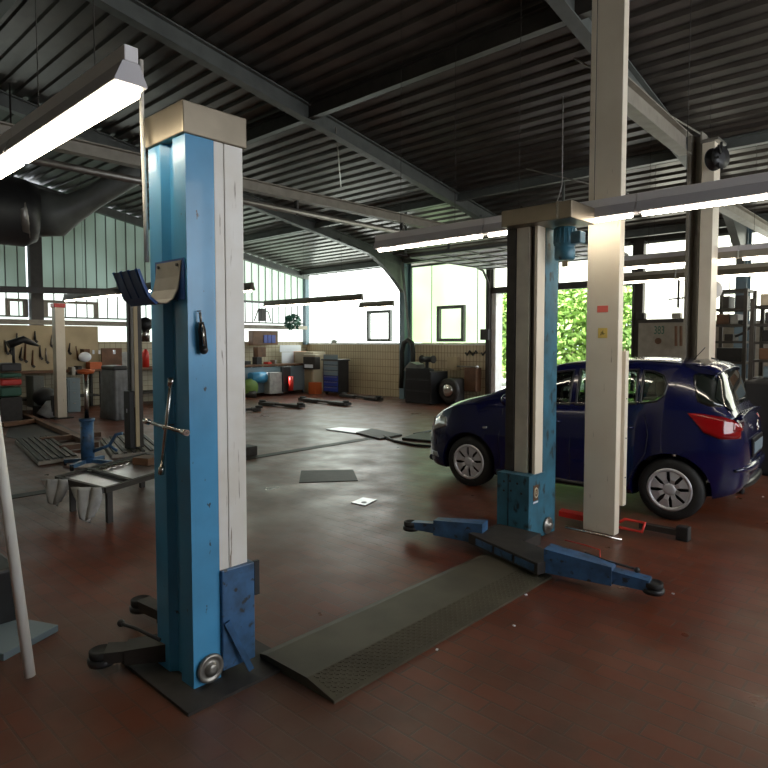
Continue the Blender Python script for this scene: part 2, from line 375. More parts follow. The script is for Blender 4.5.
# right-hand column 2 (double section) behind the car
t=thing('steel_column',(-2.6,8.3,0),'beige double steel column rising behind the car roof','column')
x0=P(684,330,Y=8.25).x;x1=P(697,330,Y=8.25).x;x2=P(711,330,Y=8.25).x
MB().box((x0,8.22,0),(x0+.035,8.45,4.25)).box((x0+.14,8.22,0),(x0+.16,8.45,4.25)).box((x0,8.43,0),(x0+.16,8.45,4.25)).build('channel','beigesteel',t,label='open dark-throated channel half')
MB().box((x0+.17,8.2,0),(x2,8.45,4.1),bev=.004).build('box_section','cream',t)
MB().box((x0+.16,8.15,4.1),(x2+.05,8.5,4.13)).build('head_plate','galv',t)
dc=P(712,160,Y=8.0)
t=thing('cable_drum',dc,'black fan-like cable drum at top of the beige column','drum')
MB().lathe((dc.x,dc.y,dc.z),(1,-.5,0),[(.04,0),(.13,.01),(.13,.03),(.06,.04),(.06,.1),(.13,.11),(.13,.13),(.04,.14)]).build('drum','black',t)
MB().box((dc.x-.03,dc.y,dc.z-.02),(dc.x+.03,8.195,dc.z+.02)).build('bracket','black',t)
for k in range(7):
    a=k*2*math.pi/7
    MB().tube([(dc.x+.1+.02*math.cos(a),dc.y-.05+.05*math.sin(a),dc.z+.05*math.cos(a)),(dc.x+.12,dc.y-.1+.13*math.sin(a),dc.z+.16*math.cos(a))],.014,6).build('cable_loop','rubber',t)
# white column at px 585-620
c0=P(584,531,z=0);c1=P(614,532,z=0)
t=thing('white_column',(-2.33,5.35,0),'tall white column with red and yellow stickers beside the car','column')
XC0,XC1,YC=-2.49,-2.235,5.27
XC0=P(585,400,Y=YC).x;XC1=P(617,400,Y=YC).x
MB().box((XC0,YC,0),(XC1,YC+.1,roofz(5.3)-.02),bev=.006).build('front_box','cream',t)
MB().box((XC1-.10,YC+.1,.25),(XC1+.03,YC+.17,1.62),bev=.004).build('rear_channel','cream',t,label='lower cream side channel')
s=P(602,309,Y=YC-.003);s1=P(608,305.5,Y=YC-.003);s0=P(597,312.5,Y=YC-.003)
MB().box((s0.x,YC-.002,s0.z),(s1.x,YC-.0005,s1.z)).build('sticker','redst',t,label='red rectangular sticker')
s0=P(598,338,Y=YC);s1=P(607.5,328,Y=YC)
yst=MB().box((s0.x,YC-.002,s0.z),(s1.x,YC-.0005,s1.z)).build('sticker','yellow',t,label='yellow sticker with dark squiggle')
cx=(s0.x+s1.x)/2;cz=(s0.z+s1.z)/2
MB().tube([(cx-.018,YC-.003,cz-.018),(cx-.012,YC-.003,cz+.012),(cx-.004,YC-.003,cz-.006),(cx+.003,YC-.003,cz+.024),(cx+.005,YC-.003,cz-.014),(cx+.018,YC-.003,cz-.002)],.0025,6).build('mark','dark',yst)
for z in (.5,.85,1.2): MB().sphere((XC1+.031,YC+.135,z),.006).build('bolt','dark',t)
# ================================================================= LAMPS
def lamp(x0,x1,Y,z,label,hm='lampgrey',rm='lampref',w=.13,group='fluorescent lamp rows',lit=True,diff=False):
    t=thing('fluorescent_lamp',((x0+x1)/2,Y,z),label,'lamp',group)
    MB().box((x0,Y-.03,z+.10),(x1,Y+.03,z+.165),bev=.004).build('trunking',hm,t)
    e=.006
    MB().prism([(x0+e,Y-.035,z+.10),(x0+e,Y+.035,z+.10),(x0+e,Y+w/2,z+.02),(x0+e,Y+w/2,z+.012),(x0+e,Y-w/2,z+.012),(x0+e,Y-w/2,z+.02)],(x1-x0-2*e,0,0)).build('reflector',rm,t)
    if diff: MB().prism([(x0+.03,Y-.055,z+.012),(x0+.03,Y+.055,z+.012),(x0+.03,Y+.045,z-.03),(x0+.03,Y-.045,z-.03)],(x1-x0-.06,0,0)).build('diffuser','diffuser',t)
    else: MB().cyl((x0+.04,Y,z),(x1-.04,Y,z),.019,10).build('tube','tube' if lit else 'white',t)
    for k in range(2):
        x=x0+(x1-x0)*(k+.5)/2;MB().cyl((x,Y,z+.165),(x,Y,roofz(Y)-.02),.003,5).build('suspension_wire','steeld',t)
    return t
x=-4.83
for k,l in enumerate(('lamp length left of the far lift cap','lamp length hidden partly behind the far lift cap','lamp length crossing in front of the white column','rightmost lamp length of the same row')):
    lamp(x+1.45*k,x+1.45*(k+1)-.006,5.06,2.72,'grey fluorescent '+l)
for k,l in enumerate(('glowing fluorescent lamp length at the top left edge','glowing fluorescent lamp length ending beside the blue lift post')):
    lamp(-5.5+1.47*k,-5.5+1.47*(k+1)-.006,1.21,2.765,l,w=.14,diff=True)
for k,x in enumerate((-3.5,-2.03,-.56,.91)): lamp(x,x+1.46,8.62,2.72,['left','second','third','last'][k]+' length of the lamp row over the car',hm='lampref',rm='beigesteel')
for k,x in enumerate((-4.9,-3.43,-1.96)): lamp(x,x+1.46,10.7,2.72,['left','middle','right'][k]+' length of the lamp row behind the beige column',hm='beigesteel',rm='lampdark')
lamp(-13.6,-10.65,10.65,2.70,'dark-topped lamp in front of the back window corner',hm='lampdark',rm='lampdark')
lamp(-14.6,-13.62,10.65,2.70,'left end length of the dark-topped corner lamp row',hm='lampdark',rm='lampdark')
lamp(-12.6,-11.3,12.5,2.66,'short dark lamp by the blue-grey column',hm='lampdark',rm='lampdark')
lamp(-13.6,-10.4,7.3,2.72,'dark lamp just right of the blue lift post',hm='lampdark',rm='lampdark')
lamp(-16.2,-11.6,5.82,2.70,'dark lamp behind the blue tool holder',hm='lampdark',rm='lampdark')
beam_I('crane_rail',P(-40,288.5,X=-13),P(135,292,X=-13),.1,.1,'steeld','thin dark rail crossing the left wall panes','steel beam')
# wall rail at left wall
MB().box((XL+.05,-3.5,2.12),(XL+.3,13.9,2.24)).build('wall_rail','beigesteel',label='long beige pipe ledge along the left wall below the panes',cat='ledge')
# ================================================================= DUCT (upper left)
t=thing('air_heater',(-11.3,3.6,3.2),'big dark round air heater duct hanging at upper left','duct')
MB().lathe((-11.6,3.0,3.85),(.15,1,-.02),[(.1,-.9),(.5,-.9),(.55,-.85),(.55,-.2),(.58,-.18),(.58,-.1),(.55,-.08),(.55,.55),(.45,.72),(.1,.75)],32).build('drum','black',t)
MB().tube([P(30,212,X=-11.6),P(58,214,X=-11.4),P(72,209,X=-11.3),P(92,198,X=-11.1),P(122,180,X=-10.9),P(160,160,X=-10.6)],.3,20,rs=[.42,.38,.25,.2,.2,.2]).build('duct_pipe','steel',t)
MB().lathe((-11.45,3.42,3.8),(.3,1,.1),[(.2,0),(.44,.0),(.46,.03),(.46,.12),(.43,.15),(.2,.15)],28).build('collar','galv',t)
mb=MB()
for yy in (2.4,3.4): mb.cyl((-11.6,yy,4.3),(-11.6,yy,roofz(yy)-.02),.015,6)
mb.build('hanger','dark',t)
# ================================================================= LIFT (foreground two-post)
def post(xl,xr,yb,dr,label,coverm,bluem,back=0):
    y=lambda d: yb+dr*d
    t=thing('lift_post',((xl+xr)/2,y(.2),0),label,'car lift','posts of the blue two-post lift')
    g=.035;H0=2.665
    w=xr-xl
    pl=[(xl,y(back)),(xl+w*.34,y(back)),(xl+w*.42,y(g)),(xl+w*.62,y(g)),(xl+w*.68,y(back)),(xr,y(back)),(xr,y(.15)),(xl,y(.15))]
    MB().prism([(a,b,.01) for a,b in pl],(0,0,H0-.01)).build('column',bluem,t)
    return t,y,H0,w
XR1=-2.66
lp,y,H0,w=post(-3.02,XR1,1.50,1,'light blue lift post in the left foreground','white','blue')
MB().box((-2.98,y(.151),.5),(XR1-.001,y(.205),H0),bev=.003).build('cover_panel','white',lp,label='narrow white cover strip')
MB().box((-2.98,y(.209),.5),(XR1-.001,y(.315),H0),bev=.003).build('cover_panel','white',lp,label='wide white cover')
MB().box((-2.90,y(.205),.5),(XR1-.01,y(.21),H0)).build('seam','dark',lp)
MB().box((-2.97,y(.151),.05),(XR1+.02,y(.345),.56),'armblue',bev=.006).box((XR1+.0,y(.345),.38),(XR1+.02,y(.375),.56),'black').build('carriage','armblue',lp)
MB().box((-3.03,y(-.015),H0),(XR1+.01,y(.335),H0+.15),bev=.006).build('cap','cap',lp,label='brass-grey sheet cap')
MB().box((-3.2,y(-.12),0),(-2.5,y(.5),.015)).build('base_plate','dark',lp)
MB().lathe((XR1+.002,1.585,.09),(1,0,0),[(.05,0),(.068,.0),(.072,.01),(.068,.02),(.055,.022),(.05,.015),(.03,.016),(.03,.035),(.01,.036)],26,'galv').build('pulley_wheel',None,lp,label='round grey pulley at the foot')
mb=MB()
mb.tube([P(141,60,Y=1.46),P(142,120,Y=1.46),P(145,200,Y=1.46),P(147,262,Y=1.46)],.011,10)
mb.build('conduit','white',lp,label='white vertical conduit')
def arm(par,p,q,h0,h1,w0,w1,m='armblue',pad=True,name='arm',lab=None):
    p=Vector(p);q=Vector(q);d=(q-p);d.normalize();s=Vector((-d.y,d.x,0));mid=p+(q-p)*.55
    mb=MB()
    def seg(a,b,wa,wb,ha,hb,z0):
        poly=[]
        V=[mb.bm.verts.new(v) for v in (a+s*wa/2+Vector((0,0,z0)),a-s*wa/2+Vector((0,0,z0)),b-s*wb/2+Vector((0,0,z0)),b+s*wb/2+Vector((0,0,z0)),
            a+s*wa/2+Vector((0,0,z0+ha)),a-s*wa/2+Vector((0,0,z0+ha)),b-s*wb/2+Vector((0,0,z0+hb)),b+s*wb/2+Vector((0,0,z0+hb)))]
        for f in ((0,1,2,3),(7,6,5,4),(0,4,5,1),(1,5,6,2),(2,6,7,3),(3,7,4,0)): mb.bm.faces.new([V[i] for i in f])
    seg(p,mid+d*.08,w0,w0*.8,h0,h0*.75,0);a=mb.build(name,m,par,label=lab)
    mb=MB();seg(mid,q,w0*.62,w1,h0*.55,h1,.012);mb.build('extension',m,a)
    if pad:
        e=q+d*.02
        MB().lathe(e+Vector((0,0,-.005)),(0,0,1),[(.03,0),(.066,0),(.07,.012),(.07,.03),(.05,.034)],22).build('pad_socket','black',a)
        MB().lathe(e+Vector((0,0,.03)),(0,0,1),[(.02,0),(.058,0),(.062,.01),(.062,.035),(.05,.04),(.045,.03),(.01,.03)],22).build('rubber_pad','rubber',a)
    return a
arm(lp,(-2.95,1.62,.05),Vector((P(106,652,z=.1).x,P(106,652,z=.1).y,.05)),.1,.06,.16,.12,'dark',True,lab='dark arm pointing towards the left edge')
arm(lp,(-2.95,1.78,.05),Vector((P(143,602,z=.1).x,P(143,602,z=.1).y,.05)),.1,.06,.13,.09,'dark',True,lab='slimmer dark arm behind')
mb=MB().tube([P(119,623,z=.22),P(135,628,z=.22),P(160,640,z=.2)],.009,8).sphere(P(121,623,z=.22),.02)
mb.build('lock_lever','black',lp)
MB().bar((XR1+.03,1.67,.3),(XR1+.06,1.79,.02),.012,.03).build('locking_bar','armblue',lp)
# right post
XR2=-2.6
rp,y2,H0,w=post(-2.86,XR2,4.95,-1,'blue and cream lift post with motor in front of the car','creamcov','teal',-.08)
MB().box((-2.855,y2(.151),.55),(XR2-.029,y2(.25),H0)).build('rail_core','steeld',rp)
MB().box((-2.80,y2(.19),.55),(-2.675,y2(.285),H0),bev=.003).build('cover_panel','creamcov',rp,label='greyish cream cover strip')
MB().box((XR2-.028,y2(.155),.55),(XR2,y2(.285),H0),bev=.003).build('cover_panel','cream',rp,label='cream side cover strip')
MB().box((-2.885,y2(.17),.55),(-2.805,y2(.3),H0)).build('spindle_guard','dark',rp,label='greasy dark spindle slot')
MB().cyl((-2.735,y2(.31),.5),(-2.735,y2(.31),.55),.02).build('nut','black',rp)
MB().box((-2.90,y2(.23),.03),(-2.60,y2(.40),.575),'teal',bev=.004).box((-2.605,y2(.12),.03),(XR2+.012,y2(.40),.575),'teal',bev=.004).build('carriage',None,rp)
for x,z in ((-2.83,.50),(-2.77,.51),(-2.83,.42),(-2.76,.43),(-2.70,.50),(-2.66,.42)): MB().cyl((x,y2(.403),z),(x,y2(.40),z),.01,8).build('bolt','black',rp)
MB().box((-2.79,y2(.404),.04),(-2.785,y2(.40),.57)).build('panel_joint','black',rp)
# emblem on carriage side
c=Vector((XR2+.013,y2(.29),.42))
em=MB().box((c.x,c.y-.04,c.z-.065),(c.x+.002,c.y+.04,c.z+.065),'wood').box((c.x,c.y-.04,c.z-.088),(c.x+.002,c.y+.04,c.z-.074),'paper').build('badge',None,rp,label='dark red badge with a cream ring')
mb=MB();pts=[(c.x+.004,c.y+.028*math.cos(a),c.z+.04*math.sin(a)) for a in [k*math.pi/9 for k in range(19)]];mb.tube(pts,.007,6)
mb.tube([(c.x+.004,c.y-.01,c.z+.01),(c.x+.004,c.y+.01,c.z+.008),(c.x+.004,c.y-.008,c.z-.008),(c.x+.004,c.y+.01,c.z-.01)],.004,6);mb.build('ring','print',em)
MB().box((-2.87,y2(.42),H0),(-2.24,y2(0.0),H0+.135),bev=.005).build('cap','cap',rp,label='wide brass-grey sheet cap')
# motor
mb=MB();mx,my=-2.46,4.87
mb.lathe((mx,my,2.385),(0,0,1),[(.03,0),(.075,0),(.085,.02),(.085,.1),(.075,.11),(.09,.12),(.09,.27)],20)
for k in range(16):
    a=k*2*math.pi/16;mb.bar((mx+.088*math.cos(a),my+.088*math.sin(a),2.52),(mx+.088*math.cos(a),my+.088*math.sin(a),2.64),.006,.02)
mb.box((mx+.06,my-.05,2.51),(mx+.16,my+.05,2.61),bev=.01)
mb.build('motor','teal',rp,label='blue electric motor under the cap')
MB().box((mx-.02,y2(.0)-.09,2.33),(mx+.03,y2(.0)-.08,2.38)).build('label_plate','peg',rp)
MB().cyl((-2.745,y2(.30),H0+.13),(-2.745,y2(.30),H0+.175),.014).build('spindle_end','chrome',rp)
MB().box((-2.365,y2(.424),H0+.005),(-2.345,y2(.42),H0+.14)).build('cap_highlight','chrome',rp)  # bright strip paints the vertical highlight on the cap face
MB().tube([P(563,96,Y=4.8),P(562.5,150,Y=4.8),P(562,185,Y=4.8),P(559,196,Y=4.8),(-2.5,4.75,H0+.135)],.004,6).build('power_cord','cord',rp)
MB().lathe((XR2+.012,4.86,.1),(1,0,0),[(.05,0),(.07,.0),(.074,.012),(.07,.022),(.03,.024),(.03,.05),(.01,.05)],24).build('pulley_wheel','galv',rp)
# arm carrier and arms
A=P(470,541,z=.14);B=P(560,570,z=.14);A.z=B.z=0
dirv=(B-A).normalized();
A0=Vector((-2.8,4.12,.1));B0=Vector((-2.02,3.98,.1))
MB().bar((-2.84,4.22,.1),(-2.08,3.98,.1),.26,.085,'dark',bev=.004).bar((-2.85,4.38,.09),(-2.45,4.38,.09),.25,.09,'dark').build('arm_carrier',None,rp,label='grimy arm carrier at the foot')
mb=MB()
dd=(Vector((-2.08,3.98,0))-Vector((-2.84,4.22,0))).normalized();nn=Vector((dd.y,-dd.x,0))
for k in range(3):
    p=Vector((-2.74+.22*k,4.188-.0695*k,.1))+nn*.134
    mb.bar(p,p+dd*.2,.006,.05)
mb.build('side_plate','armblue',rp)
arm(rp,(-2.80,4.22,.05),Vector((P(413,526,z=.09).x,P(413,526,z=.09).y,.06)),.17,.06,.13,.07,'armblue',True,lab='long blue arm reaching left')
arm(rp,(-2.12,4.0,.06),Vector((P(650,588,z=.08).x,P(650,588,z=.08).y,.06)),.17,.07,.15,.10,'armblue',True,lab='blue arm reaching right')
mb=MB().tube([P(585,553,z=.2),P(610,562,z=.19),P(636,569,z=.18)],.008,8).sphere(P(637,570,z=.18),.02)
mb.build('lock_lever','black',rp,label='thin lever with black ball knob')
MB().tube([P(565,540,z=.17),P(585,545,z=.2),P(600,550,z=.22),P(600,562,z=.16)],.005,8).build('cable_guard','red',rp)
# rod from pulley
MB().cyl(P(565,527,z=.05),P(622,540,z=.02)+Vector((0,0,.0)),.012,10).build('steel_rod','chrome',label='steel rod lying on the floor before the white column',cat='rod')
# runway cover plate
mb=MB()
x0,x1,ya,yb=-2.68,-2.09,1.9,4.02
mb.prism([(x0,ya,0),(x0,ya,.035),(x0+.05,ya,.045),(x1-.2,ya,.05),(x1,ya,.012),(x1,ya,0)],(0,yb-ya,0))
cv=mb.build('floor_cover','diamond',label='dark diamond-plate cable cover linking the two lift posts',cat='floor cover')
mb=MB();n=0
for i in range(9):
    for j in range(84):
        yy=ya+.04+j*(yb-ya-.06)/84;u=i/9.;xx=x1-.19+u*.18;zz=.05-.038*((xx-(x1-.2))/.2)
        a=R(45 if (i+j)%2 else -45);dx,dy=.009*math.cos(a),.009*math.sin(a)
        mb.bar((xx-dx,yy-dy,zz+.001),(xx+dx,yy+dy,zz+.001),.004,.004)
mb.build('tread_pattern','diamond',cv)
# ---- things on the left post
t=thing('tool_holder',(-2.85,1.4,2.0),'blue U-shaped plastic holder hung on the light blue post','holder')
MB().box((-2.96,1.494,1.90),(-2.68,1.4995,2.095)).build('back_plate','navy',t)
path=[(1.492,2.085),(1.49,2.01),(1.482,1.95),(1.465,1.905),(1.44,1.885),(1.412,1.885),(1.385,1.91),(1.365,1.965),(1.345,2.04)]
def strip(path,xa,xb,th,skew=0):
    mb=MB();V=[]
    for i,(yy,zz) in enumerate(path):
        a=path[max(i-1,0)];b=path[min(i+1,len(path)-1)];ty,tz=b[0]-a[0],b[1]-a[1];l=math.hypot(ty,tz);ny,nz=-tz/l*th,ty/l*th
        o=skew*i
        V.append([mb.bm.verts.new(v) for v in ((xa-o,yy,zz),(xb-o,yy,zz),(xb-o,yy+ny,zz+nz),(xa-o,yy+ny,zz+nz))])
    for a,b in zip(V,V[1:]):
        for k in range(4): mb.bm.faces.new((a[k],a[(k+1)%4],b[(k+1)%4],b[k]))
    mb.bm.faces.new(V[0][::-1]);mb.bm.faces.new(V[-1]);return mb
strip(path[:6],-2.94,-2.70,.006,.012).build('cradle','beigesteel',t,label='grey inner cradle')
strip(path[5:],-3.03,-2.77,.014,.014).build('flap','navy',t,label='ribbed blue outer flap')
mb=MB()
for xx in (-3.02,-2.94,-2.86,-2.78): mb.bar((xx-.02,1.374,1.91),(xx-.05,1.334,2.04),.012,.012)
mb.build('rib','navy',t)
for xx in (-2.91,-2.73): MB().cyl((xx,1.489,2.065),(xx,1.482,2.065),.008,8).build('screw','dark',t)
# four-way wheel wrench
t=thing('wheel_wrench',(-2.83,1.46,1.4),'chrome four-way wheel wrench hanging on the light blue post','wrench')
def PW(x,y): return P(x,y,Y=1.455)
for a,b in (((171.5,378),(161,474)),((145,421),(187,433))):
    a=PW(*a);b=PW(*b);d=(b-a).normalized()
    mb=MB().cyl(a,b,.009,12)
    for e,sg in ((a,1),(b,-1)): mb.cyl(e,e+d*sg*.04,.015,12)
    mb.build('shaft','chrome',t)
c=PW(165,427.5);MB().sphere(c,.014).build('hub','chrome',t)
MB().cyl((c.x,1.5,c.z+.01),(c.x,1.45,c.z+.01),.004,8).build('nail','dark',t)
# air blow tool on the +X face
t=thing('hand_tool',(-2.64,1.6,1.85),'black and silver hand tool hanging on the blue side face','tool')
def PX(x,y,X=-2.635): return P(x,y,X=X)
MB().tube([PX(200,312),PX(201,323)],.006,8).build('nozzle','galv',t)
MB().tube([PX(201,322),PX(202,330),PX(203.5,350)],.02,14,rs=[.012,.018,.02]).build('grip','rubber',t)
MB().tube([PX(202.5,325,-2.612),PX(204,346,-2.61)],.006,8).build('stripe','chrome',t)
MB().sphere(PX(203.7,350),.021).build('end_cap','black',t)
MB().cyl((-2.66,PX(200,311).y,PX(200,311).z),(-2.628,PX(200,311).y,PX(200,311).z),.003,6).build('hook','dark',t)
# leaning pale pole at left edge
a=P(30,676,z=0.02);b=P(-16,340,X=a.x-.12)
MB().tube([a,(a+b)/2,b],.026,14).build('pole','white',label='pale leaning pole at the left edge of the picture',cat='pole')
t=P(8,640,z=.03);MB().box((t.x-.22,t.y-.16,0),(t.x+.12,t.y+.2,.04),rot=R(25),bev=.004).build('metal_plate','greyblue',label='blue-grey metal plate on floor behind the leaning pole',cat='plate')
t=P(2,585,z=.3);MB().box((t.x-.5,t.y-.25,0),(t.x-.08,t.y+.12,.36),bev=.02).build('equipment_box','black',label='black equipment box at the left picture edge',cat='box')
# ================================================================= CAR
def interp(tab,s):
    if s<=tab[0][0]: return tab[0][1]
    if s>=tab[-1][0]: return tab[-1][1]
    for i in range(len(tab)-1):
        if tab[i][0]<=s<=tab[i+1][0]:
            x0,y0=tab[i];x1,y1=tab[i+1];h=x1-x0;u=(s-x0)/h
            def sl(j):
                if j<=0: return (tab[1][1]-tab[0][1])/(tab[1][0]-tab[0][0])
                if j>=len(tab)-1: return (tab[-1][1]-tab[-2][1])/(tab[-1][0]-tab[-2][0])
                a=(tab[j][1]-tab[j-1][1])/(tab[j][0]-tab[j-1][0]);b=(tab[j+1][1]-tab[j][1])/(tab[j+1][0]-tab[j][0])
                return 0 if a*b<=0 else 2*a*b/(a+b)
            m0,m1=sl(i)*h,sl(i+1)*h
            return (2*u**3-3*u*u+1)*y0+(u**3-2*u*u+u)*m0+(-2*u**3+3*u*u)*y1+(u**3-u*u)*m1
TOP=[(-.60,.66),(-.585,.84),(-.56,.93),(-.52,1.0),(-.48,1.07),(-.42,1.24),(-.36,1.40),(-.31,1.475),(-.1,1.515),(.35,1.535),(.8,1.52),(1.2,1.475),(1.45,1.38),(1.8,1.22),(2.08,1.09),(2.35,1.02),(2.6,.94),(2.8,.84),(2.9,.74),(2.95,.62),(2.98,.52)]
BELT=[(-.60,.62),(-.585,.80),(-.56,.90),(-.52,.97),(-.48,1.03),(-.3,1.07),(0,1.07),(.5,1.03),(1.0,.995),(1.6,.98),(2.08,.98),(2.35,.95),(2.6,.87),(2.8,.75),(2.9,.66),(2.95,.57),(2.98,.5)]
WM=[(-.60,.40),(-.585,.50),(-.55,.60),(-.47,.69),(-.35,.75),(-.15,.805),(.1,.825),(1.1,.82),(2.2,.82),(2.5,.80),(2.7,.74),(2.85,.62),(2.94,.46),(2.98,.34)]
WB=[(-.60,.36),(-.585,.45),(-.55,.54),(-.47,.62),(-.35,.68),(-.15,.74),(.1,.775),(1.1,.785),(2.2,.76),(2.5,.73),(2.7,.66),(2.85,.55),(2.94,.42),(2.98,.31)]
WR=[(-.60,.28),(-.55,.36),(-.46,.45),(-.34,.49),(-.2,.535),(0,.575),(.5,.585),(1.2,.57),(1.6,.60),(2.08,.63),(2.5,.58),(2.7,.5),(2.85,.40),(2.94,.30),(2.98,.22)]
ZB=[(-.60,.36),(-.5,.28),(-.3,.22),(0,.19),(2.2,.17),(2.6,.17),(2.85,.2),(2.98,.3)]
def ring(s):
    zt,zbelt,wm,wb,wr,zb=[interp(t,s) for t in (TOP,BELT,WM,WB,WR,ZB)]
    zbelt=min(zbelt,zt-.01);he=zt-zbelt;er=min(.07,he*.35)
    zm=zb+(zbelt-zb)*.5
    P_=[(0,zb),(wm*.8,zb),(wm-.04,zb+.015),(wm-.005,zb+.06),(wm,zb+(zm-zb)*.55),(wm,zm),(wm-.012,zm+(zbelt-zm)*.55),(wb+.012,zbelt-.03*min(1,he*4)),(wb,zbelt)]
    n=6
    for k in range(1,n+1):
        u=k/n;bul=.018*math.sin(math.pi*u)*min(1,he*2)
        P_.append((wb+(wr-wb)*u+bul,zbelt+(zt-er-zbelt)*u))
    P_+=[(wr-.05,zt-er*.45),(wr-.14,zt-er*.2),(wr*.45,zt-er*.04),(0,zt)]
    return P_
def side_y(s,z):
    r=ring(s)[3:15+3]
    for (y0,z0),(y1,z1) in zip(r,r[1:]):
        if z0<=z<=z1+1e-9: return y0+(y1-y0)*((z-z0)/(z1-z0) if z1>z0 else 0)
    return r[-1][0]
def loft(mb,ss,fn,m=None):
    rings=[]
    for s in ss:
        h=fn(s);rg=[mb.bm.verts.new((s,y_,z_)) for y_,z_ in h]+[mb.bm.verts.new((s,-y_,z_)) for y_,z_ in h[-2:0:-1]]
        rings.append(rg)
    n=len(rings[0])
    for a,b in zip(rings,rings[1:]):
        for k in range(n):
            f=mb.bm.faces.new((a[k],a[(k+1)%n],b[(k+1)%n],b[k]));f.smooth=True
    mb.bm.faces.new(rings[0][::-1]);mb.bm.faces.new(rings[-1])
# car frame: local +x forward (photo left), near side is local y<0 ... built with near side at -y then mapped
dvec=Vector((-.9970,-.0774,0));nvec=Vector((-.0774,.9970,0))   # forward, away from camera
org=Vector((-1.97,6.06,0))+nvec*.825
car=thing('hatchback_car',(0,0,0),'dark blue five-door hatchback car parked behind the lift post','car')
ang=math.atan2(dvec.y,dvec.x)
CARM=Matrix.Translation(org)@Matrix.Rotation(ang,4,'Z')
car.matrix_basis=CARM
# with rotation ~184.4deg local +y points towards the camera (near side)
def cbuild(mb,name,m=None,parent=None,label=None):
    return mb.build(name,m,parent or car,world=False,label=label)
ss=[-.60,-.592,-.58,-.565,-.54,-.52,-.49,-.46,-.42,-.38,-.34,-.30,-.25]+[-.2+.06*k for k in range(52)]+[2.9,2.92,2.94,2.96,2.98]
ss=sorted({round(s,3) for s in ss if s<=2.98})
mb=MB();loft(mb,ss,ring)
body=cbuild(mb,'body','carblue')
me=body.data
def boolean(obj,cut):
    md=obj.modifiers.new('b','BOOLEAN');md.object=cut;md.operation='DIFFERENCE';md.solver='EXACT'
    bpy.context.view_layer.update()
    dg=bpy.context.evaluated_depsgraph_get();ev=obj.evaluated_get(dg)
    nm=bpy.data.meshes.new_from_object(ev);obj.modifiers.clear();old=obj.data;obj.data=nm
    bpy.data.objects.remove(cut)
def cutter(mb):
    o=cbuild(mb,'cutter','carblack');return o
def cab(s):
    zt=interp(TOP,s)-.05;zb_=interp(BELT,s);wb=interp(WB,s)-.05;wr=interp(WR,s)-.045
    zt=max(zt,zb_+.03)
    return [(0,.35),(wb*.98,.35),(wb,zb_),(wr,zt-.05),(wr-.1,zt),(0,zt)]
mb=MB();loft(mb,[-.40+.08*k for k in range(32)],cab);boolean(body,cutter(mb))
# wheel arches
for sx in (0,2.2):
    mb=MB().cyl((sx,.5,.29),(sx,1.2,.29),.355,40).cyl((sx,-1.2,.29),(sx,-.5,.29),.355,40)
    boolean(body,cutter(mb))
WIN={}
# side windows: outlines in (s,z)
front=[(1.72,1.05),(1.0,1.04),(1.02,1.40),(1.28,1.36),(1.5,1.22)]
rear=[(.93,1.045),(.33,1.09),(.35,1.42),(.95,1.41)]
quart=[(.29,1.10),(.14,1.13),(.08,1.19),(.07,1.29),(.11,1.37),(.2,1.405),(.30,1.415)]
for poly in (front,rear,quart):
    mb=MB().prism([(s,-1.2,z) for s,z in poly],(0,2.4,0));boolean(body,cutter(mb))
# windshield + rear glass openings
mb=MB().prism([(2.02,-.56,1.0),(2.02,.56,1.0),(1.32,.5,1.5),(1.32,-.5,1.5)],(.5,0,.35));boolean(body,cutter(mb))
for f in body.data.polygons: f.use_smooth=True
for o_ in (body,):
    try:
        with bpy.context.temp_override(object=o_,active_object=o_,selected_objects=[o_],selected_editable_objects=[o_]): bpy.ops.object.shade_smooth_by_angle(angle=R(32))
    except Exception as e: print('smooth',e)
def shellpatch(mb,poly,off,sgn,th=.004,n=14,m=None):
    # fill polygon outline on the body side surface
    smin=min(p[0] for p in poly);smax=max(p[0] for p in poly)
    def zr(s):
        zs=[]
        for (a,b),(c,d) in zip(poly,poly[1:]+poly[:1]):
            if a!=c and min(a,c)-1e-9<=s<=max(a,c)+1e-9: zs.append(b+(d-b)*(s-a)/(c-a))
        return min(zs),max(zs)
    cols=[]
    for i in range(n+1):
        s=smin+(smax-smin)*(i/n)*.998+.0005*(smax-smin);z0,z1=zr(s)
        cols.append([mb.bm.verts.new((s,sgn*(side_y(s,z0+(z1-z0)*j/5)+off),z0+(z1-z0)*j/5)) for j in range(6)])
    fs=[]
    for a,b in zip(cols,cols[1:]):
        for j in range(5):
            f=mb.bm.faces.new((a[j],a[j+1],b[j+1],b[j]));f.smooth=True;fs.append(f)
    mb._m(m,fs)
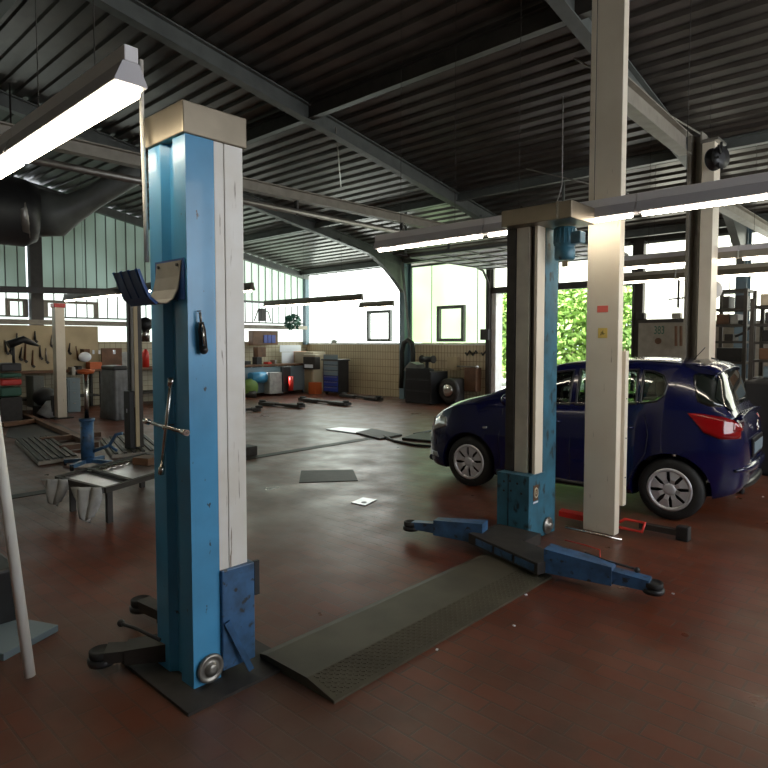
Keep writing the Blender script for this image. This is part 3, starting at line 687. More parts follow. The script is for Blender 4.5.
for sgn,nm in ((1,'near'),(-1,'far')):
    for poly,l in ((front,'front door glass'),(rear,'rear door glass'),(quart,'small quarter glass')):
        mb=MB();shellpatch(mb,poly,-.008,sgn);o=cbuild(mb,'side_window','glass',label=l)
        sd=o.modifiers.new('s','SOLIDIFY');sd.thickness=.003
        # black surround
        mb=MB();pts=[(s,sgn*(side_y(s,z)+.002),z) for s,z in poly];
        dense=[]
        for a,b in zip(pts,pts[1:]+pts[:1]):
            for k in range(4):
                s=a[0]+(b[0]-a[0])*k/4;z=a[2]+(b[2]-a[2])*k/4;dense.append((s,sgn*(side_y(s,z)+.001),z))
        dense.append(dense[0]);mb.tube(dense,.011,6,cap=False);cbuild(mb,'window_seal','carblack')
    mb=MB();L=[(1.75-.12*k,) for k in range(14)]
    mb.tube([(s,sgn*(side_y(s,z_)+.003),z_) for s,z_ in [(1.75-.1*k,(1.035+.003*k if k<6 else 1.04+.0075*(k-5))) for k in range(16)]],.006,6);cbuild(mb,'chrome_strip','chrome')
    # door gaps
    for line in ([(1.78,.3),(1.8,.6),(1.76,.95)],[(.965,.25),(.975,.6),(.97,1.0)],[(.38,.28),(.32,.45),(.22,.62),(.2,.8),(.24,1.0)]):
        mb=MB();mb.tube([(s,sgn*(side_y(s,z)+.0005),z) for s,z in line],.004,6);cbuild(mb,'door_gap','carblack')
    for s in (1.08,.34):
        mb=MB().tube([(s+.0,sgn*(side_y(s,.86)+.004),.86),(s+.04,sgn*(side_y(s,.86)+.03),.865),(s+.13,sgn*(side_y(s,.86)+.03),.865),(s+.17,sgn*(side_y(s,.86)+.004),.86)],.011,8);cbuild(mb,'door_handle','carblue')
    # mirror
    mb=MB().sphere((1.66,sgn*.90,1.06),.085,'carblue',(.65,1.1,.8)).bar((1.66,sgn*.78,1.03),(1.66,sgn*.86,1.04),.05,.04,'carblack');cbuild(mb,'wing_mirror')
    # sill
    mb=MB().tube([(s,sgn*(interp(WM,s)-.012),.235) for s in (.42,.8,1.2,1.6,1.82)],.03,8);cbuild(mb,'sill','carblack')
    # headlamp
    hl=[(2.52,.80),(2.50,.70),(2.72,.62),(2.85,.61),(2.80,.70),(2.66,.79)]
    mb=MB();shellpatch(mb,hl,.008,sgn,n=12);o=cbuild(mb,'headlamp','headlens');o.modifiers.new('s','SOLIDIFY').thickness=.012
    hlp=[(2.66,.36),(2.64,.30),(2.78,.30),(2.80,.36)]
    mb=MB();shellpatch(mb,hlp,.006,sgn,n=6);cbuild(mb,'fog_lamp','headlens').modifiers.new('s','SOLIDIFY').thickness=.01
    # side indicator
    mb=MB().sphere((1.98,sgn*(side_y(1.98,.72)+.002),.72),.02,None,(1.6,.4,.8));cbuild(mb,'side_indicator','headlens')
    # tail lamp wraps the corner
    tl=[(-.13,1.035),(-.2,.96),(-.28,.86),(-.40,.81),(-.56,.81),(-.575,.88),(-.53,.97),(-.42,1.01),(-.25,1.035)]
    mb=MB();shellpatch(mb,tl,.007,sgn,n=18);o=cbuild(mb,'tail_lamp','redlens');o.modifiers.new('s','SOLIDIFY').thickness=.012
    mb=MB();shellpatch(mb,[(-.50,.965),(-.50,.88),(-.565,.88),(-.545,.95)],.012,sgn,n=6);cbuild(mb,'reverse_lamp','redlens').modifiers.new('s','SOLIDIFY').thickness=.008
# rear glass wraps round the hatch
mb=MB();rows=[]
for k in range(9):
    s_=-.335-.135*k/8;h=ring(s_)[10:]
    full=[(y_,z_) for y_,z_ in h]+[(-y_,z_) for y_,z_ in h[-2::-1]]
    rows.append([mb.bm.verts.new((s_-.008,y_*1.008,z_+.006)) for y_,z_ in full])
for a,b in zip(rows,rows[1:]):
    for i in range(len(a)-1): f=mb.bm.faces.new((a[i],a[i+1],b[i+1],b[i]));f.smooth=True
o=cbuild(mb,'rear_window','dglass',label='dark curved hatch glass')
# glass side wrap-around (black c pillar glass)
for sgn in (1,-1):
    mb=MB();shellpatch(mb,[(-.14,1.39),(-.20,1.14),(-.30,1.10),(-.46,1.09),(-.37,1.25),(-.32,1.38),(-.25,1.41)],.004,sgn,n=10);o=cbuild(mb,'pillar_panel','dglass');o.modifiers.new('s','SOLIDIFY').thickness=.006
# spoiler
mb=MB();N=12
sec=[(-.12,1.525),(-.30,1.50),(-.40,1.455),(-.405,1.44),(-.36,1.438),(-.22,1.455)]
rg=[]
for i in range(N+1):
    u=-1+2*i/N;yy=u*.56;dz=-.05*abs(u)**2.5;dx=.06*abs(u)**2.5
    rg.append([mb.bm.verts.new((a+dx,yy,b+dz)) for a,b in sec])
for a,b in zip(rg,rg[1:]):
    for k in range(6): f=mb.bm.faces.new((a[k],a[(k+1)%6],b[(k+1)%6],b[k]));f.smooth=True
mb.bm.faces.new(rg[0][::-1]);mb.bm.faces.new(rg[-1]);cbuild(mb,'spoiler','carblue')
# hatch crease, plate recess, bumper, emblem
mb=MB().tube([(-.545,y_,1.03-.03*abs(y_/.6)**2) for y_ in [-.62+.124*k for k in range(11)]],.02,8);cbuild(mb,'hatch_ledge','carblue')
mb=MB().box((-.615,-.30,.60),(-.595,.30,.78),bev=.008);pr=cbuild(mb,'plate_recess','carblack')
mb=MB().box((-.622,-.26,.63),(-.614,.26,.74),bev=.003);cbuild(mb,'number_plate','greyblue',pr)
mb=MB().tube([(-.60+.10*abs(y_/.74)**3,y_,.52) for y_ in [-.66+.132*k for k in range(11)]],.055,12,rs=[.01,.03,.045,.055,.055,.055,.055,.055,.045,.03,.01]);cbuild(mb,'rear_bumper','carblue')
mb=MB().tube([(-.59+.12*abs(y_/.7)**3,y_,.36) for y_ in [-.62+.124*k for k in range(11)]],.045,10,rs=[.01,.03,.04,.045,.045,.045,.045,.045,.04,.03,.01]);cbuild(mb,'bumper_lower_trim','carblack')
mb=MB().tube([(-.605,.05*math.cos(a),.88+.05*math.sin(a)) for a in [k*math.pi/12 for k in range(25)]],.007,8,cap=False).tube([(-.605,.07,.875),(-.607,.0,.89),(-.607,.0,.87),(-.605,-.07,.885)],.006,6);cbuild(mb,'emblem','chrome',label='round chrome emblem with a bolt through it')
mb=MB().tube([(-.47,.0,1.10),(-.50,.1,1.15),(-.45,.33,1.13)],.008,6);cbuild(mb,'rear_wiper','carblack')
# front: grille
mb=MB().box((2.955,-.30,.34),(2.99,.30,.44),bev=.01);cbuild(mb,'grille','carblack')
mb=MB().tube([(2.84,-.6,.25),(2.96,-.3,.24),(2.985,0,.24),(2.96,.3,.24),(2.84,.6,.25)],.04,8);cbuild(mb,'front_lip','carblack')
# windshield
mb=MB();N=10
def ws(u,v):
    s=1.40+.62*v;return (s+.015-.07*abs(u)**3,u*(.53+.06*v),interp(TOP,s)+.004-.025*abs(u)**3)
g=[[mb.bm.verts.new(ws(-1+2*i/N,j/6)) for i in range(N+1)] for j in range(7)]
for a,b in zip(g,g[1:]):
    for i in range(N): f=mb.bm.faces.new((a[i],a[i+1],b[i+1],b[i]));f.smooth=True
cbuild(mb,'windscreen','glass').modifiers.new('s','SOLIDIFY').thickness=.004
# roof strips
for sgn in (1,-1):
    mb=MB().tube([(s,sgn*(interp(WR,s)-.045),interp(TOP,s)-.022) for s in [1.15-.13*k for k in range(10)]],.009,6);cbuild(mb,'roof_strip','headlens')
mb=MB().tube([(-.02,0,1.52),(-.12,0,1.64)],.004,6);cbuild(mb,'aerial','rubber')
# interior: seats, dashboard, steering wheel
for sx,sy in ((.95,.36),(.95,-.36),(.22,.33),(.22,-.33)):
    mb=MB().box((sx,sy-.23,.5),(sx+.45,sy+.23,.68),bev=.04).box((sx-.08,sy-.22,.6),(sx+.06,sy+.22,1.12),bev=.04).box((sx-.07,sy-.11,1.14),(sx+.02,sy+.11,1.30),bev=.03);cbuild(mb,'seat','gcover' if sx<.5 else 'black')
mb=MB().box((1.6,-.62,.7),(1.9,.62,.98),bev=.05);cbuild(mb,'dashboard','carblack')
c=Vector((1.45,-.33,.98));mb=MB();mb.tube([c+Vector((.05*math.sin(a),.18*math.cos(a),.17*math.sin(a))) for a in [k*math.pi/10 for k in range(21)]],.014,8,cap=False).bar(c+Vector((0,-.17,0)),c+Vector((0,.17,0)),.03,.03);cbuild(mb,'steering_wheel','carblack')
MB().box((1.30,.828,.62),(1.36,.829+.004,.70)).build('sticker',None,car,world=False,label='light blue sticker') if False else cbuild(MB().box((1.16,.822,.60),(1.22,.832,.70)),'sticker','blue',label='light blue sticker on the door')
# wheels
def wheel(sx,sgn):
    y0=sgn*.60;y1=sgn*.80
    mb=MB().lathe((sx,y0,.295),(0,sgn,0),[(.19,0),(.27,.0),(.293,.02),(.297,.06),(.297,.14),(.290,.175),(.262,.195),(.215,.2),(.205,.195),(.2,.15),(.19,.1)],44,closed=True)
    w=cbuild(mb,'wheel','rubber')
    def sub(mb,n,m): o=mb.build(n,m,w,world=False);return o
    sub(MB().lathe((sx,sgn*.70,.295),(0,sgn,0),[(.02,0),(.2,0),(.205,.02)],40),'brake_shadow_plate','carblack') if False else sub(MB().lathe((sx,sgn*.71,.295),(0,sgn,0),[(.02,0),(.198,0),(.2,.02)],40),'rim','black')
    mb=MB();ax=Vector((0,sgn,0))
    mb.lathe((sx,sgn*.785,.295),(0,sgn,0),[(.172,0),(.207,0),(.205,.012),(.19,.02),(.172,.014)],44,closed=True)
    mb.lathe((sx,sgn*.765,.295),(0,sgn,0),[(.02,0),(.062,0),(.06,.02),(.045,.032),(.02,.034)],28)
    for k in range(8):
        a=k*math.pi/4+.3
        def q(r,da,dy): return (sx+r*math.cos(a+da),sgn*dy,.295+r*math.sin(a+da))
        V=[mb.bm.verts.new(v) for v in (q(.05,.38,.785),q(.05,-.38,.785),q(.10,-.22,.80),q(.178,-.31,.792),q(.178,.31,.792),q(.10,.22,.80))]
        V2=[mb.bm.verts.new((v.co.x,v.co.y-sgn*.02,v.co.z)) for v in V]
        mb.bm.faces.new(V);mb.bm.faces.new(V2[::-1])
        for i in range(6): mb.bm.faces.new((V[i],V2[i],V2[(i+1)%6],V[(i+1)%6]))
    sub(mb,'hubcap','chromew')
    # dark arch liner
    return w
for sx in (0,2.2):
    for sgn in (1,-1): wheel(sx,sgn)
# ================================================================= UNDER / BEHIND CAR
a=P(548,512,z=0.0)
t=thing('floor_jack',(-2.35,5.95,0),'red trolley jack frame on floor behind the white column','jack')
A=P(555,515,z=.08);B=P(690,528,z=.06)
MB().bar(P(560,512,z=.1),P(618,524,z=.06),.12,.05,bev=.005).build('frame','red',t)
mb=MB().tube([P(612,526,z=.05),P(625,519,z=.12),P(645,523,z=.12),P(642,532,z=.05),P(618,527,z=.05)],.014,8);mb.build('handle','red',t)
arm_=thing('car_lift',(-1.9,5.5,0),'dark second lift arm with block reaching under the rear wheel','lift arm')
MB().bar(P(640,525,z=.06),P(682,533,z=.06),.06,.05).build('bar','dark',arm_)
q=P(683,540,z=0);MB().box((q.x-.05,q.y-.04,0),(q.x+.05,q.y+.05,.12),bev=.008).build('block','black',arm_)
q=P(740,493,z=0);MB().box((q.x-.04,q.y-.04,0),(q.x+.04,q.y+.04,.12),bev=.01).build('rubber_block','black',label='black block on the floor behind the rear bumper',cat='block')
# tile debris on floor
for i,(x,y_) in enumerate(((514,626),(526,595),(437,650),(673,594),(763,497))):
    q=P(x,y_,z=0);MB().box((q.x-.008,q.y-.006,0),(q.x+.008,q.y+.006,.006),rot=i).build('paper_scrap','paper',label=['tiny white scrap on tiles right of the diamond plate','tiny white scrap beside the plate end','tiny white scrap low left of the plate','tiny scrap below the right arm pad','tiny scrap near the right picture edge'][i],cat='scrap')
# ================================================================= FLOOR ITEMS
def flat(name,pts,z,m,label,cat,h=.012,group=None):
    V=[P(x,y_,z=z) for x,y_ in pts]
    return MB().prism([(v.x,v.y,0.001) for v in V],(0,0,h)).build(name,m,label=label,cat=cat,group=group)
flat('pit_cover',[(299,483),(301,471),(353,470),(358,481)],0,'dark','dark square steel pit cover in the middle floor','floor plate',.006)
o=flat('drain_plate',[(351,503),(363,498),(377,500),(365,506)],0,'plate','small shiny square drain plate with centre hole','floor plate',.006)
q=P(364,502,z=.01);MB().cyl((q.x,q.y,.007),(q.x,q.y,.009),.03,12).build('hole','black',o)
MB().box((-7.62,0,.0),(-7.44,7.75,.006)).build('floor_channel','dark',label='long dark drain channel crossing the middle of floor',cat='drain')
flat('turn_plate',[(326,430),(340,428),(372,430),(356,434)],0,'plate','bright flat steel plate lying in front of tiled wall','floor plate',.02)
flat('turn_plate',[(356,434),(372,430),(402,436),(380,440)],0,'dark','dark steel plate next to the bright plate','floor plate',.03)
flat('grate',[(402,440),(420,434),(438,437),(434,443)],0,'dark','dark grate on floor at the nose of the car','floor plate',.04)
MB().tube([P(384,436,z=.03),P(395,441,z=.02),P(415,445,z=.02),P(432,446,z=.02)],.02,6).build('floor_hose','black',label='thin black hose along floor towards car nose',cat='hose')
MB().tube([P(414,434,z=.03),P(425,432,z=.03),P(434,430,z=.03)],.02,6).build('floor_hose','black',label='short hose behind the dark grate',cat='hose')
def farlift(pa,pb,label):
    t=thing('lift_arm_pair',P((pa[0]+pb[0])/2,(pa[1]+pb[1])/2,z=0),label,'lift arm','dark low lift arms on the far floor')
    A=P(*pa,z=.06);B=P(*pb,z=.06);d=(B-A)
    MB().bar(A,A+d*.38,.22,.08,bev=.01).build('arm','dark',t)
    MB().bar(A+d*.3,A+d*.75,.09,.06).build('link','dark',t)
    MB().bar(A+d*.66,B,.26,.08,bev=.01).build('arm','dark',t)
    for f in (.04,.96): MB().lathe(A+d*f+Vector((0,0,.03)),(0,0,1),[(.02,0),(.09,0),(.09,.05),(.02,.05)],14).build('pad','rubber',t)
farlift((261,403),(302,406),'low dark lift arms right of the near workbench')
farlift((301,399),(348,404),'low dark lift arms before the cream cabinet')
farlift((342,395),(380,399),'low dark lift arms before the blue tool trolley')
farlift((236,410),(260,409),'low dark lift arm cut by the white cover strip')
q=P(247,452,z=.05);MB().box((q.x-.14,q.y-.12,0),(q.x+.1,q.y+.12,.14),bev=.01).build('wheel_chock','dark',label='dark block standing at the end of the drain channel',cat='block')
# ramps on left floor
def ramp(pts,label,m='beigesteel',n=6):
    V=[P(x,y_,z=.06) for x,y_ in pts]
    t=thing('ramp_plate',(sum(v.x for v in V)/4,sum(v.y for v in V)/4,0),label,'ramp','slatted ramps on the left floor')
    MB().prism([(v.x,v.y,.01) for v in V],(0,0,.05)).build('plate',m,t)
    mb=MB()
    for k in range(n):
        u=(k+.5)/n;a=V[0].lerp(V[1],u);b=V[3].lerp(V[2],u);a.z=b.z=.072;mb.bar(a,b,.05,.02)
    mb.build('slat','dark',t);return t
ramp([(15,440),(50,436),(78,456),(38,462)],'ridged beige ramp plate nearest the left edge')
ramp([(100,440),(140,430),(165,450),(112,455)],'ridged beige ramp plate behind the post foot')
def rail(a,b,label,w=.1,m='wood',z=.06):
    MB().bar(P(*a,z=z),P(*b,z=z),w,.08,bev=.005).build('floor_rail',m,label=label,cat='rail')
rail((20,413),(95,445),'long red-brown pit rail on the left floor','.1' and .12,'wood')
rail((40,440),(100,434),'red-brown cross rail behind the ramp plate',.12,'wood')
rail((60,448),(98,444),'short red-brown rail right of ramp plate',.1,'wood')
rail((2,425),(40,420),'red-brown rail near the left picture edge',.12,'wood')
flat('pit_opening',[(5,437),(15,415),(60,424),(85,437),(30,441)],0,'black','dark open inspection pit on the left','pit',.004)
# ================================================================= TRAY TABLE with rags
t=thing('parts_tray',(-6.4,2.9,0),'low glossy parts tray on dark frame with rags at its corners','tray')
V=[P(57,479,z=.34),P(146,455,z=.34),P(184,467,z=.34),P(104,491,z=.34)]
MB().prism([(v.x,v.y,.33) for v in V],(0,0,.015)).build('sheet','plate',t,label='reflective sheet')
mb=MB()
for a,b in zip(V,V[1:]+V[:1]): mb.bar((a.x,a.y,.345),(b.x,b.y,.345),.045,.05)
a=V[0].lerp(V[1],.3);b=V[3].lerp(V[2],.3);mb.bar((a.x,a.y,.36),(b.x,b.y,.36),.05,.03)
mb.build('frame','dark',t)
for v in V:
    c=(V[0]+V[2])/2;d=(c-v)*.22;MB().bar((v.x+d.x,v.y+d.y,0),(v.x+d.x,v.y+d.y,.33),.05,.05).build('leg','dark',t)
def rag(cx,cy,z,w,h,label,ry=0):
    mb=MB();g=[];N=10
    for j in range(N+1):
        row=[]
        for i in range(N+1):
            u=i/N-.5;v=j/N
            ww=w*(1-.6*v*v)
            row.append(mb.bm.verts.new((cx+u*ww*math.cos(ry)+.02*math.sin(u*14+v*3)*math.sin(ry),cy+u*ww*math.sin(ry)+.025*math.sin(u*13+v*2),z-h*v*(1-.5*abs(u)))))
        g.append(row)
    for a,b in zip(g,g[1:]):
        for i in range(N): f=mb.bm.faces.new((a[i],a[i+1],b[i+1],b[i]));f.smooth=True
    o=mb.build('rag','cloth',label=label,cat='rag');o.modifiers.new('s','SOLIDIFY').thickness=.008
    return o
q=P(54,479,z=.38);rag(q.x,q.y,.38,.24,.27,'light rag draped over left back corner of the low tray',R(43))
q=P(86,487,z=.38);rag(q.x,q.y,.38,.26,.34,'light rag hanging from the front corner of the low tray',R(43))
mb=MB()
for k in range(8):
    v=V[0].lerp(V[1],.35+.07*k)+Vector((.14,-.04,0));mb.cyl((v.x,v.y-.06,.36),(v.x+.12,v.y+.05,.362),.013,8)
mb.build('spanner_heap','chrome',label='loose shiny spanners lying along the tray',cat='tools',kind='stuff')
q=P(147,462,z=.37);MB().box((q.x-.12,q.y-.1,.346),(q.x+.1,q.y+.1,.43),rot=.4,bev=.01).build('box','wood',label='small ochre box on the low tray beside the post',cat='box')
# ================================================================= BLUE TRANSMISSION JACK
b=P(88,466,z=0);x,y_=b.x,b.y
t=thing('transmission_jack',(x,y_,0),'blue transmission jack with chrome ram on the left floor','jack')
mb=MB().cyl((x,y_,.05),(x,y_,.66),.085,18);mb.cyl((x,y_,.62),(x,y_,.66),.1,18);mb.build('cylinder','armblue',t)
MB().cyl((x,y_,.66),(x,y_,1.28),.028,14).build('ram','chrome',t)
MB().lathe((x,y_,1.26),(0,0,1),[(.03,0),(.1,.01),(.12,.06),(.04,.07)],16).build('saddle','orange',t)
mb=MB()
for k in range(4):
    a=k*math.pi/2+.6;mb.bar((x,y_,.08),(x+.34*math.cos(a),y_+.34*math.sin(a),.06),.06,.05)
mb.build('base','armblue',t)
MB().tube([(x+.05,y_+.05,.2),(x+.18,y_+.22,.28),(x+.2,y_+.3,.42),(x+.28,y_+.36,.44)],.022,8).tube([(x+.18,y_+.22,.28),(x+.24,y_+.3,.2)],.02,8).build('pump_handle','armblue',t)
for k in range(4):
    a=k*math.pi/2+.6
    MB().cyl((x+.34*math.cos(a),y_+.34*math.sin(a)-.015,.035),(x+.34*math.cos(a),y_+.34*math.sin(a)+.015,.035),.035,12).build('castor','rubber',t)
# ================================================================= OTHER POSTS left
def farpost(px,w,H1,label,m,base=True,y0=None):
    b=P(px,418 if y0 is None else y0,z=0);x,y_=b.x,b.y
    t=thing('lift_post',(x,y_,0),label,'car lift')
    MB().box((x-w/2,y_-w/2,.02),(x+w/2,y_+w/2,H1),bev=.01).build('column',m,t)
    MB().box((x-w/2-.02,y_-w/2-.02,H1),(x+w/2+.02,y_+w/2+.02,H1+.09),bev=.01).build('cap','red' if m=='cream' else 'dark',t)
    if base: MB().box((x-w,y_-w,0),(x+w,y_+w,.02)).build('base_plate','dark',t)
    MB().box((x-w/2-.06,y_-w/2-.05,.05 if base else .8),(x-w/2,y_+w/2,.5),bev=.005).build('carriage','dark',t)
    return t,x,y_
t,x,y_=farpost(61,.2,2.45,'cream far lift post with red top before the tool wall','cream')
b=P(139,452,z=0);x,y_=b.x,b.y
t=thing('lift_post',(x,y_,0),'dark and grey lift post partly hidden behind the blue post','car lift')
MB().box((x-.12,y_-.1,.02),(x-.04,y_+.1,2.5),bev=.004).build('spindle_channel','steeld',t,label='dark slot side')
MB().box((x-.04,y_-.08,.7),(x+.06,y_-.02,2.5),bev=.004).build('column','lampgrey',t)
MB().box((x+.06,y_-.08,.1),(x+.085,y_-.02,2.5),bev=.004).build('cover_panel','peg',t,label='yellowish edge strip')
MB().box((x-.14,y_-.16,.06),(x+.05,y_-.05,.95),bev=.01).build('carriage','black',t)
MB().box((x-.05,y_-.164,.62),(x-.02,y_-.158,.68)).build('label_plate','paper',t)
MB().box((x-.2,y_-.2,0),(x+.2,y_+.2,.02)).build('base_plate','dark',t)
# ================================================================= LEFT WALL WORKBENCH AREA
PB=MB().box((XL+.3,2.5,1.0),(XL+.34,6.75,2.1)).build('pegboard','peg',label='cream tool pegboard above the left workbench',cat='board')
rnd=random.Random(3)
specs=[(3,360,335),(28,345,360),(35,332,341),(32,350,364),(40,345,357),(47,347,354),(47,350,362),(12,344,352),(22,347,356),(71,345,352),(76,346,356)]
kinds=['hammer','long screwdriver','short pliers','file','open spanner','light grinder disc tool','hanging scraper','small saw','wide pliers','hook wrench','bent bracket']
for i,(px,ya,yb) in enumerate([(26,338,360),(35,331,340),(33,350,365),(40,345,357),(46,348,361),(12,345,352),(22,347,358),(5,340,352),(52,335,345),(70,343,352),(76,346,358),(17,333,342)]):
    a=P(px,ya,X=XL+.36);b=P(px+rnd.uniform(-2,2),yb,X=XL+.36)
    t=thing('hand_tool',a,['slim dark chisel','short dark file under the ledge','dark wood-handled scraper','broad-bladed pliers','white-bladed spanner','squat black clamp','curved saw','tall black hook tool','pale short spanner','dark bracket','long rasp','small punch'][i]+' hanging on the cream pegboard','tool','hand tools on the pegboard')
    MB().tube([a,b],.018,8,rs=[.012,.03]).build('handle',['wood','black','wood','dark','galv','black','dark','black','galv','dark','wood','black'][i],t)
    MB().bar(b,b+Vector((0,.05,-.06)),.03,.05).build('head','dark',t)
# bench left
def bench(y0,y1,z,label,xdep=.75,m='dark',legs=True):
    t=thing('workbench',(XL+.5,(y0+y1)/2,0),label,'workbench')
    MB().box((XL+.02,y0,z-.06),(XL+xdep,y1,z),bev=.006).build('worktop','wood',t)
    for yy in (y0+.05,y1-.05):
        for xx in (XL+.08,XL+xdep-.06): MB().box((xx-.03,yy-.03,0),(xx+.03,yy+.03,z-.06)).build('leg',m,t)
    MB().box((XL+.06,y0+.05,.3),(XL+xdep-.05,y1-.05,.33)).build('lower_shelf',m,t)
    return t
bench(2.6,6.7,1.0,'dark workbench below the cream pegboard')
def cab(px0,px1,py0,py1,X,label,m,drawers=0,dm=None,name='cabinet',cat='cabinet',dep=.5):
    a=P(px0,py1,X=X);b=P(px1,py0,X=X);z0=max(a.z,0)
    z0=0.0 if z0<.15 else z0
    t=thing(name,(X-dep/2,(a.y+b.y)/2,z0),label,cat)
    MB().box((X-dep,a.y,z0),(X,b.y,b.z),bev=.008).build('body',m,t)
    for k in range(drawers):
        h=(b.z-z0-.06)/drawers;zz=z0+.03+k*h
        d=MB().box((X,a.y+.04,zz+.01),(X+.015,b.y-.04,zz+h-.01),bev=.003).build('drawer',dm or m,t)
        MB().box((X+.015,a.y+.12,zz+h*.7),(X+.03,b.y-.12,zz+h*.7+.015)).build('handle','galv',d)
    return t
cab(34,44,376,408,-15.6,'grey open cabinet frame under the left bench','steel')
cab(68,80,378,410,-15.6,'grey drawer cabinet right of the cream far post','greyblue',3)
# bench contents
t=thing('compressor',(-15.2,5.4,.0),'round black machine on floor under the bench','machine')
q=P(45,397,X=-15.2);MB().sphere((q.x,q.y,.45),.24,'black',(1,1.1,.9)).box((q.x-.2,q.y-.2,0),(q.x+.2,q.y+.2,.25),'black').build('tank',None,t)
q=P(53,413,X=-14.9);MB().tube([(q.x,q.y-.15,.0),(q.x,q.y,.25),(q.x,q.y+.12,.32)],.14,12,rs=[.22,.18,.08]).build('sack','cloth',label='pale sack slumped on floor beside the cream far post',cat='sack')
# green crates at far left
for i,(y0,y1,m,l) in enumerate(((363,372,'black','black lidded bin on the crate stack at the left edge'),(373,378,'greencr','dark green crate in the stack at left edge'),(379,386,'red','reddish crate in the middle of the stack at left edge'),(387,397,'greencr','lowest dark green crate of the stack at left edge'))):
    a=P(1,y1,X=-14.8);b=P(22,y0,X=-14.8);MB().box((-15.4,a.y,a.z),(-14.8,b.y,b.z),bev=.03).build('crate',m,label=l,cat='crate')
a=P(1,398,X=-14.8);b=P(22,410,X=-14.8);MB().box((-15.4,a.y,0),(-14.8,P(22,398,X=-14.8).y,a.z)).build('crate_stand','dark',label='dark stand carrying the crate stack',cat='stand')
q=P(8,345,X=-14.9)
MB().tube([q,q+Vector((0,.3,.12)),q+Vector((0,.45,.05)),q+Vector((0,.6,-.02))],.07,10,rs=[.09,.08,.06,.02]).cyl(q+Vector((0,.1,-.45)),q+Vector((0,.1,0)),.03,8).build('vice','black',label='black vice-like machine on top of the crate stack',cat='vice')
# right part between posts: desks, boxes on second bench
bench(6.95,9.0,1.0,'cluttered dark bench between far posts',.9)
def item(px0,py0,px1,py1,X,m,name,label,cat,dep=.25,bev=.01):
    a=P(px0,py1,X=X);b=P(px1,py0,X=X);return MB().box((X-dep,a.y,a.z),(X,b.y,b.z),bev=bev).build(name,m,label=label,cat=cat)
item(102,348,122,371,-16.3,'wood','back_board','tall brown board leaning behind the bench','board',.05)
item(84,349,90,358,-16.3,'wood','box','small red-brown box above the bench','box')
item(122,352,131,371,-16.3,'cloth','box','grey-beige box right of the brown board','box')
item(108,365,121,369,-16.1,'red','box','red and white flat box on the bench','box')
item(90,362,102,371,-16.2,'orange','drawer_box','orange-brown box on the bench','box')
item(72,367,75.5,375,-16.0,'galv','canister','small grey canister by the cream far post','canister')
item(78,366,82,375,-16.05,'dark','canister','dark canister left of the orange box','canister')
q=P(85,357,X=-16.2);MB().sphere(q,.16,'paper',(.6,1,.8)).build('helmet','cloth',label='round pale cap-like cover above the bench',cat='cover')
for i,(px,l) in enumerate(((93.5,'left white tag'),(99.5,'grey middle tag'),(114.5,'right white tag'))):
    item(px-1,350,px+1,354,-16.24 if i<2 else -16.22,'paper','tag',l+' pinned above the bench','tag',.01,0)
# grey covered machine
t=thing('covered_machine',(-12.6,6.3,0),'machine under a grey dust cover before the bench','machine')
a=P(103,420,z=0);b=P(131,420,z=0)
def drape(x0,x1,y0,y1,h):
    mb=MB();N=48;rings=[]
    for zz,sc in ((h,.9),(h-.03,1),(h*.6,1.04),(h*.2,1.12),(.01,1.18)):
        rg=[]
        for k in range(N):
            a_=2*math.pi*k/N;cx_,sx_=math.cos(a_),math.sin(a_);q_=max(abs(cx_),abs(sx_));u,v=cx_/q_*.9,sx_/q_*.9
            f=1+.06*math.sin(k*2.4)*(1-zz/h)
            rg.append(mb.bm.verts.new(((x0+x1)/2+u*(x1-x0)/2*sc*f,(y0+y1)/2+v*(y1-y0)/2*sc*f,zz)))
        rings.append(rg)
    for A_,B_ in zip(rings,rings[1:]):
        for k in range(N): f=mb.bm.faces.new((A_[k],A_[(k+1)%N],B_[(k+1)%N],B_[k]));f.smooth=True
    mb.bm.faces.new(rings[0]);mb.bm.faces.new(rings[-1][::-1]);return mb
drape(min(a.x,b.x)-.35,max(a.x,b.x)-.05,a.y+.1,b.y+.1,1.1).build('cover','gcover',t)
MB().box((a.x-.3,a.y+.1,1.08),(b.x-.1,b.y,1.18),bev=.03).build('top','black',t)
# pot-like silver and red extinguisher behind blue post px 142-150
q=P(146,372,X=-16.3);MB().lathe((q.x,q.y,1.0),(0,0,1),[(.05,0),(.09,.0),(.09,.4),(.05,.46),(.03,.5)],14).build('fire_extinguisher','red',label='red extinguisher on the bench peeking out left of the blue post',cat='extinguisher')
q=P(145.5,333,X=-10.2);MB().sphere(q+Vector((0,0,.15)),.12,'black').cyl(q+Vector((0,0,-.15)),q+Vector((0,0,.1)),.07,12,'chrome').build('work_lamp',None,label='black and chrome work lamp against the blue post edge',cat='lamp')
